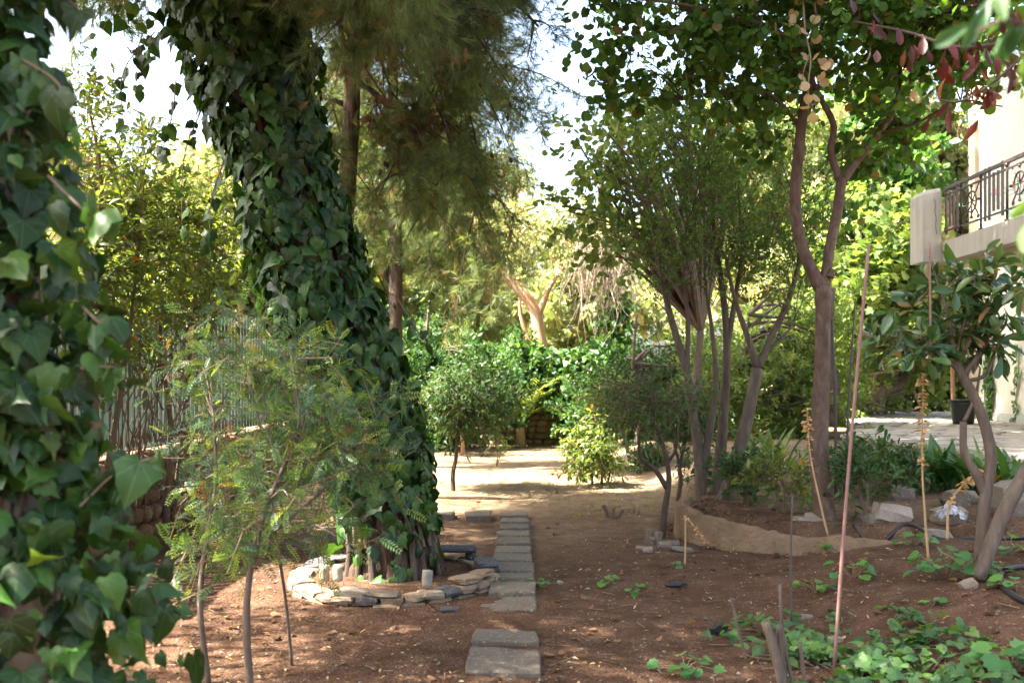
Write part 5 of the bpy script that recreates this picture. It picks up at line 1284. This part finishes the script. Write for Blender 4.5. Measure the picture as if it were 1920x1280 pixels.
back('tree', 'far tall tree closing the gap in the centre', 'tree', 1060, 800, 52, .3, [blob(900, 480, 52, 90, 3.5, 90), blob(1000, 520, 54, 90, 3.5, 80), blob(1110, 470, 52, 90, 3.5, 90), blob(1230, 520, 54, 100, 3.5, 120)], 30, 'pale', 1.0, 124, SPRIGB, k=6, tl=1.8)
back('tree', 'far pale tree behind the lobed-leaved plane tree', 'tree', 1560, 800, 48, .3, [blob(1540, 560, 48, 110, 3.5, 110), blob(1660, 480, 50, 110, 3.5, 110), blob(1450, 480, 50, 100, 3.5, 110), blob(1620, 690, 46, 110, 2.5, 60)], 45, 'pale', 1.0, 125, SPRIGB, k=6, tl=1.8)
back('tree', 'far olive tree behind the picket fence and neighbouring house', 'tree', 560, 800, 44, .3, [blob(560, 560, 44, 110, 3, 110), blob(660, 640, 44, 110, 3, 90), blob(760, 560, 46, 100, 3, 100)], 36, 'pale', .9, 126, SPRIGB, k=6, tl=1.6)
back('tree', 'tall olive-green tree whose crown closes the sky behind the forked redbud', 'tree', 1556, 800, 19.5, .16, [(np.array([3.4, 18.9, 12]), (2.2, 2.6, 1.5)), (np.array([6.6, 20.2, 12.0]), (2.4, 2.6, 1.8)), (np.array([2.6, 15.7, 9.9]), (1.9, 2.2, 1.2)), (np.array([4.4, 17.5, 10.4]), (2.0, 2.2, 1.4)), (np.array([2.4, 13.6, 8.6]), (1.8, 2.1, 1.1)), (np.array([4.6, 12.2, 7.6]), (1.6, 2.1, 1.0))], 330, 'olive', .42, 131, k=6, nl=6, tl=.8, conn=False)  # added tree: crown lifted out of view to shade house and terrace
# hedge at the far side of the terrace
back('hedge', 'low ivy hedge along the far side of the terrace', 'hedge', 1700, 790, 29.5, .04, [blob(1620, 745, 27, 60, .5, 26), blob(1720, 740, 29.5, 60, .5, 34), blob(1790, 715, 30, 60, .6, 50), blob(1560, 760, 25, 50, .5, 30), blob(1480, 780, 22, 60, .5, 30)], 190, 'bright', .15, 127, IVYFAR, bark='twig', k=5, tl=.4, nl=6)
tree('forking_tree', 'squat pale tree with thick low forking limbs beyond the terrace', 'tree', [limb([(1640, 772), (1644, 745), (1652, 722)], (.26, .22), 26), limb([(1652, 730), (1690, 718), (1712, 690), (1722, 660)], (.19, .09), 26), limb([(1648, 735), (1625, 700), (1600, 690), (1590, 650), (1578, 610)], (.15, .06), 26), limb([(1655, 725), (1670, 690), (1690, 640)], (.10, .05), 26)],
     [blob(1650, 620, 26, 80, .9, 50), blob(1590, 580, 26, 50, .9, 60), blob(1720, 620, 26, 50, .8, 40)], 70, 'bark_pale', 'bright', LOBED, .22, k=5, tl=.6, nl=6, seed=128, twr=(.03, .01))
# stem growing in the black pot, ivy on the house wall
tree('potted_tree', 'young tree with a straight stem growing in the black pot', 'tree', [limb([(1788, 770, 20.6), (1786, 700, 20.6), (1783, 640, 20.6), (1778, 560, 20.6)], (.05, .02), 20.6)], [blob(1780, 570, 20.6, 45, .5, 50)], 34, 'bark_euc', 'bright', DIAM, .12, k=6, tl=.35, nl=6, seed=129)
hv = thing('wall_ivy', 'thin ivy climbing the lower house wall above the plinth', 'ivy', (HX - .05, 22.5, TZ))
mb = MB(); PP, YY_, NN = [], [], []
for k in range(7):
    y = 22.75 - .25 * k * g.random(); z = TZ; pts = []
    for s in range(8):
        pts.append((HX - .03, y, z)); y += g.normal(0, .09); z += .19 + .08 * g.random()
    tube(mb, pts, .008, 4, 24, cap=False); q_, _ = resample(pts, np.ones(8), 40)
    for s in range(60):
        PP.append(q_[int(g.integers(0, 40))] + np.array([-.03 - .05 * g.random(), g.normal(0, .06), g.normal(0, .04)])); YY_.append((-.3, g.normal(0, .5), -.8)); NN.append((-1, g.normal(0, .3), .3))
part('stem', mb, M['twig'], hv, kind='stuff')
leaf_parts(hv, 'ivyl', IVY, M['ivy_light'], np.array(PP), nrm(np.array(YY_)), nrm(np.array(NN)), .09, 150)

# ------------------------------------------------------------------ plants on the raised bed
def strap_plant(p, n, hgt, label, seed, group=None, broad=.05):
    g = np.random.default_rng(seed); r = thing('strap_plant', label, 'plant', p, group)
    for k in range(n):
        a = g.random() * 6.28; L = hgt * (.6 + .6 * g.random()); ln = .25 + .75 * g.random()
        b = p + np.array([g.normal(0, .10), g.normal(0, .08), -.02]); m = 9
        t = np.linspace(0, 1, m); d = np.array([math.cos(a), math.sin(a), 0]); sd = np.array([-d[1], d[0], 0])
        path = b + d * (t ** 1.6 * L * ln * .8)[:, None] + np.array([0, 0, 1.]) * (L * (t - .42 * ln * t ** 2.4))[:, None]
        w = broad * np.sin(np.pi * np.clip(t * .86 + .12, 0, 1)) ** .8 * (.8 + .4 * g.random())
        c = path.copy(); c[:, 2] -= w * .35
        V = np.concatenate([path - sd * w[:, None], c, path + sd * w[:, None]])
        Q = [(x * m + i, x * m + i + 1, (x + 1) * m + i + 1, (x + 1) * m + i) for x in (0, 1) for i in range(m - 1)]
        part('leaf', MB().add(V, None, Q, g.random()), M['strap'], r)
    return r
for k, (px, py, d, n, h_, lab) in enumerate([(1655, 880, 11.6, 26, .62, 'clump of strap leaves by the terrace edge, left of the reddish rod'), (1700, 905, 10.9, 12, .5, 'small strap-leaved clump between the two big ones by the terrace'), (1770, 900, 10.6, 32, .62, 'big clump of strap leaves in the middle of the terrace edge'),
                                            (1835, 905, 10.3, 26, .58, 'dense strap-leaved clump behind the leathery tree stems'), (1890, 920, 9.9, 22, .60, 'strap-leaved clump at the right edge by the big rock'), (1440, 870, 13.2, 22, .75, 'sunlit strap-leaved clump behind the slender trunks')]):
    p = P(px, 715, d); p[2] = gz(p[0], p[1]); strap_plant(p, n, h_, lab, 200 + k, 'strap-leaved plants along the terrace edge')
def low_shrub(px, py, label, seed, rw, rh, n, mat='dark', size=.075, d=None, grp='low shrubs in the raised bed'):
    p = G(px, py); d = p[1]; g = np.random.default_rng(seed)
    lm = [(np.array([p, p + (g.normal(0, .05), 0, rh * .5), p + (g.normal(0, rw * .4), g.normal(0, .1), rh)]), np.array([.010, .007, .004])) for _ in range(4)]
    return tree('low_shrub', label, 'shrub', lm, [(p + (0, 0, rh * .65), (rw, rw * .7, rh * .5), 1)], n, 'twig', mat, OBOV, size, k=4, tl=.17, nl=5, seed=seed, group=grp, twr=(.006, .003), up=.6, hang=-.2, nparts=80, key='obov', jit=.03, seg=6, base=p, brname='stem')
low_shrub(1465, 962, 'pale-tipped low shrub left of the forked trunk, lit by the sun', 301, .32, .5, 26, 'pittos', .085)
low_shrub(1395, 945, 'dark low shrub at the foot of the slender trunks', 302, .28, .45, 30, 'dark')
low_shrub(1622, 975, 'bluish low shrub right of the forked trunk behind the reddish rod', 303, .30, .55, 30, 'dark', .075)
low_shrub(1690, 930, 'low shrub in front of the strap-leaved clumps', 304, .30, .40, 30, 'dark', .08)
low_shrub(1310, 915, 'dark leafy shrub on the left end of the raised bed', 305, .25, .4, 24, 'dark')
low_shrub(1590, 935, 'thin shrub directly behind the forked trunk', 306, .25, .45, 24, 'dark')

def mallow(px, py, label, seed, n, R_, hgt, size=.08):
    p = G(px, py); g = np.random.default_rng(seed); r = thing('mallow_plant', label, 'plant', p, 'mallow plants on the soil')
    mb = MB(); pp, yd, nd = [], [], []
    for k in range(n):
        a = g.random() * 6.28; q_ = R_ * math.sqrt(g.random()); e = p + np.array([math.cos(a) * q_, math.sin(a) * q_, hgt * (.35 + .75 * g.random()) * (1 - .4 * q_ / R_)])
        tube(mb, [p + (0, 0, -.01), (p + e) / 2 + (0, 0, .02), e], .003, 4, 6, cap=False); pp.append(e); yd.append((math.cos(a), math.sin(a), g.normal(-.15, .25))); nd.append((g.normal(0, .3), g.normal(-.15, .3), 1))
    part('stem', mb, M['twig'], r, kind='stuff')
    leaf_parts(r, 'mallow', MALLOW, M['mallow'], np.array(pp), nrm(np.array(yd)), nrm(np.array(nd)), size * (.6 + .6 * g.random(n)), 300)
for k, a in enumerate([(1008, 1100, 'small bright mallow seedling touching the edge of the path', 8, .07, .07, .06), (1133, 1095, 'small mallow seedling in the middle of the soil', 8, .09, .08, .055), (1192, 1112, 'yellowish mallow seedling right of the middle of the soil', 8, .10, .08, .06), (1285, 1258, 'trailing mallow in the foreground soil', 12, .16, .09, .07),
                      (1775, 1085, 'large mallow left of the leathery tree stems', 34, .22, .22, .09), (1600, 1085, 'mallow on the slope by the reddish rod', 14, .15, .16, .085), (1715, 1020, 'low mallow behind the dry stalk on the bed', 10, .14, .08, .08), (1895, 1040, 'dark mallow at the right edge behind the hose', 16, .16, .16, .09),
                      (1870, 1080, 'small mallow right of the leathery tree stems', 10, .10, .12, .07), (1905, 1110, 'mallow inside the loop of hose at the right edge', 12, .12, .1, .08), (1530, 1110, 'small mallow left of the reddish rod', 12, .12, .1, .06), (1900, 1262, 'big-leaved mallow in the lower right corner', 16, .16, .16, .13),
                      (1275, 1062, 'tiny mallow sprout by the thin straw stalk', 3, .05, .04, .06), (1750, 1135, 'small sprout on the right slope', 6, .06, .05, .06), (1670, 1145, 'tiny sprout in the middle of the slope', 4, .06, .04, .06), (1548, 1035, 'sprout by the planter wall with rounded leaves', 5, .06, .12, .07)]):
    mallow(a[0], a[1], a[2], 400 + k, a[3], a[4], a[5], a[6])

# ivy ground cover, lower right
gi = thing('ground_ivy', 'ivy sprawling over the soil in the lower right foreground', 'ivy', G(1600, 1240)); g = np.random.default_rng(66)
PP, YY_, NN = [], [], []; mb = MB()
for k in range(44):
    s = G(g.uniform(1420, 1790), g.uniform(1195, 1320)); a = g.random() * 6.28; pts = [s]
    for q_ in range(5):
        a += g.normal(0, .5); n_ = pts[-1] + np.array([math.cos(a), math.sin(a), 0]) * .09; n_[2] = gz(n_[0], n_[1]) + .015; pts.append(n_)
    tube(mb, pts, .004, 4, 12, cap=False)
    q2_, _ = resample(pts, np.ones(6), 30)
    for q_ in range(11):
        px_, py_, _d = proj(q2_[int(g.integers(0, 30))]); 
        b = q2_[int(g.integers(0, 30))] + np.array([g.normal(0, .03), g.normal(0, .03), .03 + .07 * g.random()])
        aa = g.random() * 6.28; PP.append(b); YY_.append((math.cos(aa), math.sin(aa), g.normal(-.1, .25))); NN.append((g.normal(0, .4), g.normal(-.2, .4), 1))
part('stem', mb, M['twig'], gi, kind='stuff')
leaf_parts(gi, 'ivy', IVY, M['ivy_light'], np.array(PP), nrm(np.array(YY_)), nrm(np.array(NN)), .04 + .05 * g.random(len(PP)), 300)

# ------------------------------------------------------------------ stakes, dry stalks, stumps
def rod(name, label, pix, r0, r1, mat, cat='stake'):
    pts = [P(*q) for q in pix]; mb = MB(); tube(mb, pts, np.linspace(r0, r1, len(pts)), 8, 12); return solo(name, mb, M[mat], label, cat, loc=pts[0])
rod('stake', 'long leaning reddish rod standing in the ivy at lower right', [(1563, 1268, 5.05), (1592, 870, 5.07), (1629, 458, 5.05)], .010, .008, 'rod')
rod('stake', 'thin dark stake right behind the redbud trunk', [(1568, 930, 9.6), (1566, 760, 9.6), (1560, 600, 9.6)], .018, .012, 'roddark')
rod('stake', 'thin dark stake leaning right of the redbud trunk', [(1585, 925, 9.4), (1592, 740, 9.4), (1604, 560, 9.4)], .013, .008, 'roddark')
rod('stake', 'thin grey wire stake before the low pale-tipped shrub', [(1484, 1165, 6.0), (1483, 1040, 6.0), (1486, 930, 6.0)], .007, .005, 'roddark')
rod('stalk', 'short straw-coloured stalk standing in front of the planter wall', [(1284, 1066, 8.1), (1285, 1020, 8.1), (1285, 966, 8.1)], .009, .007, 'straw', 'stalk')
rod('stake', 'thin reddish stick among the leathery tree leaves', [(1745, 650, 6.3), (1744, 540, 6.3), (1744, 455, 6.3)], .008, .006, 'rod')
def spike(label, pix, seed, f0=.45, size=.035, nfl=70):
    g = np.random.default_rng(seed); pts = [P(*q) for q in pix]; r = thing('flower_stalk', label, 'flower stalk', pts[0], 'dried flower stalks')
    mb = MB(); tube(mb, pts, np.linspace(.010, .005, len(pts)), 6, 30); part('stem', mb, M['straw'], r)
    q_, _ = resample(pts, np.ones(len(pts)), 60); k = np.clip(60 - np.abs(g.normal(0, 60 * (1 - f0) * .55, nfl)), 60 * f0, 59).astype(int); k = k + 0 * k; a = g.random(nfl) * 6.28
    o = np.stack([np.cos(a), np.sin(a), np.full(nfl, -.25)], 1)
    part('dry_flowers', place(MB(), [(np.array([(0, 0, 0), (.35, .6, .1), (0, .5, .2), (-.35, .6, .1), (0, 1, -.1)], float), np.array([(0, 1, 2), (0, 2, 3), (2, 1, 4), (3, 2, 4)]))], q_[k], o, nrm(g.normal(0, .6, (nfl, 3)) + [0, 0, 1.]), size * (.3 + 1.0 * g.random(nfl) ** 1.5)), M['flower'], r, kind='stuff')
spike('dry flower stalk leaning against the redbud trunk', [(1552, 1003, 8.35), (1535, 930, 8.35), (1519, 850, 8.4), (1513, 765, 8.4)], 501, .55, .05, 90)
spike('tall dry flower stalk standing upright on the slope at right', [(1741, 1052, 6.9), (1734, 960, 6.9), (1729, 860, 6.9), (1731, 700, 6.9)], 502, .52, .05, 110)
spike('drooping dry flower stalk bent over before the leathery stems', [(1776, 1010, 6.9), (1780, 950, 6.9), (1800, 915, 6.9), (1840, 880, 6.9)], 503, .45, .05, 80)
spike('dry bloom drooping over the planter wall from the straw stalk', [(1282, 968, 8.1), (1292, 976, 8.1), (1308, 996, 8.1), (1326, 1018, 8.1)], 504, .1, .03, 60)
def stump(label, pieces, name='stump', mat='stump'):
    p0 = G(*pieces[0][0]); r = thing(name, label, 'stump', p0)
    for (px, py), dx, dy, hgt, r0 in pieces:
        p = G(px, py); mb = MB(); tube(mb, [p + (0, 0, -.03), p + (dx * .4, dy * .4, hgt * .5), p + (dx, dy, hgt)], [r0, r0 * .9, r0 * .85], 9, 6, .18, seed=px % 7); part('cut_stem', mb, M[mat], r, sm=False)
stump('dark split wood stump at the foot of the crooked little tree', [((1217, 1018), -.0, 0, .13, .05), ((1232, 1019), .02, 0, .11, .045), ((1222, 1020), .0, -.02, .06, .04)])
stump('V-shaped cut stump on the open soil', [((1140, 970), -.05, 0, .14, .025), ((1150, 972), 0, 0, .12, .022), ((1158, 972), .06, 0, .10, .022)])
for px, py, lab in ((1180, 962, 'short brown stub on the soil, leftmost of three'), (1189, 960, 'short brown stub on the soil, middle of three'), (1197, 965, 'short brown stub on the soil, rightmost of three')):
    p = G(px, py); mb = MB(); tube(mb, [p + (0, 0, -.03), p + (0, 0, .05)], .022, 7, 3, .15); solo('stub', mb, M['stump'], lab, 'stub', 'three brown stubs', loc=p)
r = thing('cut_shrub', 'cut grey shrub stems sticking up at the bottom of the view', 'shrub', P(1465, 1310, 4.7))
for pts, rr in [([(1478, 1330, 4.65), (1460, 1250, 4.65), (1436, 1166, 4.65)], .022), ([(1480, 1330, 4.7), (1470, 1260, 4.7), (1463, 1170, 4.7)], .014), ([(1500, 1330, 4.7), (1480, 1250, 4.7), (1466, 1170, 4.7), (1463, 1095, 4.7)], .008), ([(1520, 1330, 4.7), (1508, 1270, 4.7), (1500, 1205, 4.7)], .010), ([(1400, 1240, 4.9), (1385, 1180, 4.9), (1370, 1120, 4.9)], .007), ([(1470, 1240, 4.7), (1456, 1190, 4.7), (1470, 1160, 4.7)], .005)]:
    mb = MB(); tube(mb, [P(*q) for q in pts], [rr * 1.05] + [rr] * (len(pts) - 1), 8, 14, .1); part('stem', mb, M['bark_grey'], r)

# ------------------------------------------------------------------ rocks, hose, odds and ends
def rock(px, py, s, label, mat='rock', seed=0, name='rock', rz=0.0, tilt=.15, sink=.3, cat='rock'):
    g = np.random.default_rng(seed + px); p = G(px, py); mb = MB(); stone(mb, p + (0, 0, s[2] * (.5 - sink)), s, rz, .16, tilt, .25, g); return solo(name, mb, M[mat], label, cat, sm=False, loc=p)
rock(1672, 975, (.34, .22, .20), 'pale angular rock tilted by the bluish low shrub', 'rockpale', 1, tilt=.4)
rock(1655, 993, (.36, .20, .10), 'long brownish rock below the pale tilted one', 'rock', 2)
rock(1778, 978, (.30, .24, .18), 'greenish-tan rock with a plastic bag on its right', 'rockpale', 3)
rock(1755, 1005, (.24, .2, .17), 'dark grey rock by the dry stalk on the slope', 'rock', 4)
rock(1690, 935, (.26, .2, .2), 'grey rock under the low shrub by the strap leaves', 'rock', 5)
rock(1800, 945, (.3, .25, .2), 'brown rock in the shade of the strap-leaved clump', 'rock', 6)
rock(1912, 960, (.5, .4, .42), 'big brown rock cut by the right edge of the view', 'rock', 7)
rock(1815, 1101, (.10, .09, .07), 'small orange-tan stone at the foot of the leathery tree', 'rockpale', 8)
rock(1512, 993, (.26, .18, .04), 'flat pale stone on the planter by the redbud', 'rockpale', 9, tilt=.1, sink=0.1)
rock(1530, 1002, (.22, .16, .04), 'flat tilted stone in front of the redbud foot', 'rockpale', 10, tilt=.25, sink=.05)
rock(1312, 942, (.20, .08, .05), 'brick-like stone lying on the planter wall end', 'rockpale', 11, rz=-.1, sink=.0)
rock(1203, 1030, (.12, .1, .05), 'pale stone at the foot of the split stump', 'rockpale', 12)
rock(1215, 1034, (.10, .09, .05), 'whitish stone below the split stump, nearest the path', 'rockpale', 13)
rock(1246, 1026, (.13, .11, .07), 'grey stone right of the crooked tree foot', 'rock', 14)
rock(1262, 1022, (.12, .1, .07), 'grey stone touching the planter wall', 'rock', 15)
rock(1278, 1033, (.22, .14, .05), 'flat half-buried stone before the planter wall', 'rock', 16)
rock(1050, 1093, (.05, .04, .03), 'small orange stone on the soil right of the path', 'rockpale', 17)
rock(1505, 1160, (.14, .09, .05), 'grey flat stone at the foot of the wire stake', 'rock', 18)
rock(1560, 1205, (.12, .10, .06), 'sunlit pale stone among the ground ivy', 'rockpale', 19)
rock(1595, 1250, (.11, .10, .07), 'tan stone in the ground ivy right of the reddish rod', 'rockpale', 20)
rock(1348, 1188, (.10, .07, .07), 'black charred lump of wood on the foreground soil', 'pot', 21, 'wood_lump', .4, .2, .1, 'wood lump')
for k, (px, py, lab) in enumerate(((1262, 1100, 'short piece of black pipe on the soil'), (1272, 1096, 'black pipe scrap lying behind the other one'))):
    p = G(px, py); mb = MB(); tube(mb, [p + (-.05, .0, .014), p + (.06, -.02 * k, .014)], .013, 8, 4); solo('pipe_scrap', mb, M['hose'], lab, 'pipe', loc=p)
p = G(1785, 985); mb = MB(); g = np.random.default_rng(9)
us = np.linspace(0, 1, 12)
V = np.array([(p[0] + (u - .5) * .20 + g.normal(0, .012), p[1] + .02 + (v - .5) * .12 + g.normal(0, .012), p[2] + .08 + .10 * math.sin(math.pi * u) * math.sin(math.pi * v) + g.normal(0, .014)) for v in us for u in us])
mb.add(V, None, [(a * 12 + b, a * 12 + b + 1, a * 12 + b + 13, a * 12 + b + 12) for a in range(11) for b in range(11)]); solo('plastic_bag', mb, M['bag'], 'crumpled translucent plastic bag among the rocks on the slope', 'plastic bag', sm=False, loc=p)
def hose(label, pix, r=.016):
    pts = [G(*q) + (0, 0, .018) for q in pix]; mb = MB(); tube(mb, pts, r, 8, 40); solo('hose', mb, M['hose'], label, 'hose', loc=pts[0])
hose('black irrigation hose running along the raised bed', [(1600, 985), (1640, 996), (1700, 1002), (1760, 1008), (1830, 1014), (1925, 1012)])
hose('looped dark hose end at the right edge', [(1940, 1140), (1905, 1125), (1880, 1105), (1874, 1088), (1888, 1072), (1930, 1066)], .020)

# ------------------------------------------------------------------ litter on the soil
g = np.random.default_rng(123)
def scat(n, x0, x1, y0, y1):
    y = y0 + (y1 - y0) * g.random(n) ** 1.5; x = g.uniform(x0, x1, n) * (.35 + y / 12); z = ground_z(x, y)
    px_, py_, _ = proj(np.stack([x, y, z], 1))
    ok = ~((px_ > 860) & (px_ < 1025) & (py_ > 950) & (py_ < 1275))
    return np.stack([x, y, z], 1)[ok]
pp = scat(1700, -2.6, 4.0, 4.6, 23); n = len(pp)
solo('fallen_leaves', place(MB(), DIAM + OBOV, pp + (0, 0, .014), np.column_stack([g.normal(0, 1, (n, 2)), g.normal(0, .15, n)]), np.column_stack([g.normal(0, .3, (n, 2)), np.ones(n)]), .016 + .03 * g.random(n) ** 1.5), M['dry'], kind='stuff')
pp = scat(900, -2.6, 4.0, 4.6, 20); n = len(pp)
solo('brown_leaf_litter', place(MB(), ROUND + DIAM, pp + (0, 0, .014), np.column_stack([g.normal(0, 1, (n, 2)), g.normal(0, .15, n)]), np.column_stack([g.normal(0, .4, (n, 2)), np.ones(n)]), .02 + .04 * g.random(n)), M['dead'], kind='stuff')
pp = scat(3200, -2.6, 4.0, 4.6, 14); mb = MB(); n = len(pp)
oct_ = np.array([(1, 0, 0), (-1, 0, 0), (0, 1, 0), (0, -1, 0), (0, 0, 1), (0, 0, -1)], float); of = np.array([(0, 2, 4), (2, 1, 4), (1, 3, 4), (3, 0, 4), (2, 0, 5), (1, 2, 5), (3, 1, 5), (0, 3, 5)])
s = .004 + .011 * g.random(n) ** 3
V = pp[:, None] + oct_[None] * (s[:, None, None] * np.array([1, 1, .6])) * (1 + .35 * g.normal(0, 1, (n, 6, 1))) + np.array([0, 0, .006])
mb.add(V.reshape(-1, 3), (of[None] + (np.arange(n) * 6)[:, None, None]).reshape(-1, 3), None, np.repeat(g.random(n), 6)); solo('gravel', mb, M['rock'], kind='stuff', sm=False)
pp = scat(2600, -2.0, 2.6, 11, 23); n = len(pp)
solo('grass', place(MB(), [(np.array([(-.05, 0, 0), (.05, 0, 0), (.02, 1, -.3)], float), np.array([(0, 1, 2)]))], pp, np.column_stack([g.normal(0, .9, (n, 2)), .15 + .5 * g.random(n)]), g.normal(0, 1, (n, 3)), .05 + .06 * g.random(n)), M['pittos'], kind='stuff')
# clods of earth and dry needles
pp = scat(700, -2.6, 4.0, 4.6, 14); mb = MB(); keep = vnoise(pp[:, 0] * 1.1, pp[:, 1] * 1.1, 12) > -.05
for p in pp[keep][:340]:
    s_ = .012 + .04 * g.random() ** 3; stone(mb, p + (0, 0, s_ * .15), (s_ * (1 + .6 * g.random()), s_, s_ * .7), g.random() * 3, .2, .3, .3, g)
t_ = g.random(170); wi = (t_ * 179).astype(int)
for i_ in wi:
    o_ = g.choice([-1, -1, 1]) * (.13 + .10 * g.random() ** 2); q_ = wp[i_, :2] + nn[i_] * o_; s_ = .015 + .05 * g.random() ** 3
    stone(mb, (q_[0], q_[1], gz(q_[0], q_[1]) + s_ * .15), (s_ * (1 + .6 * g.random()), s_, s_ * .7), g.random() * 3, .2, .3, .3, g)
solo('soil_clods', mb, M['soil'], kind='stuff', sm=False)
pp = scat(9000, -2.6, 4.0, 4.6, 16); pp = pp[vnoise(pp[:, 0] * .9 + 4, pp[:, 1] * .9, 13) + .35 * vnoise(pp[:, 0] * 3, pp[:, 1] * 3, 14) > .1]; n = len(pp)
solo('needle_litter', place(MB(), [(np.array([(-.02, 0, 0), (.02, 0, 0), (.0, 1, 0)], float), np.array([(0, 1, 2)]))], pp + (0, 0, .012), np.column_stack([g.normal(0, 1, (n, 2)), g.normal(0, .08, n)]), np.tile([0, 0, 1.], (n, 1)), .05 + .05 * g.random(n)), M['brownneedle'], kind='stuff')
# small twigs lying about
mb = MB(); pp = scat(260, -2.6, 4.0, 4.8, 14)
for p in pp:
    a = g.random() * 6.28; L = .04 + .12 * g.random(); d = np.array([math.cos(a), math.sin(a), 0]) * L
    tube(mb, [p + (0, 0, .012), p + d + (0, 0, .014)], .003, 3, 2, cap=False)
solo('twig_litter', mb, M['twig'], kind='stuff')
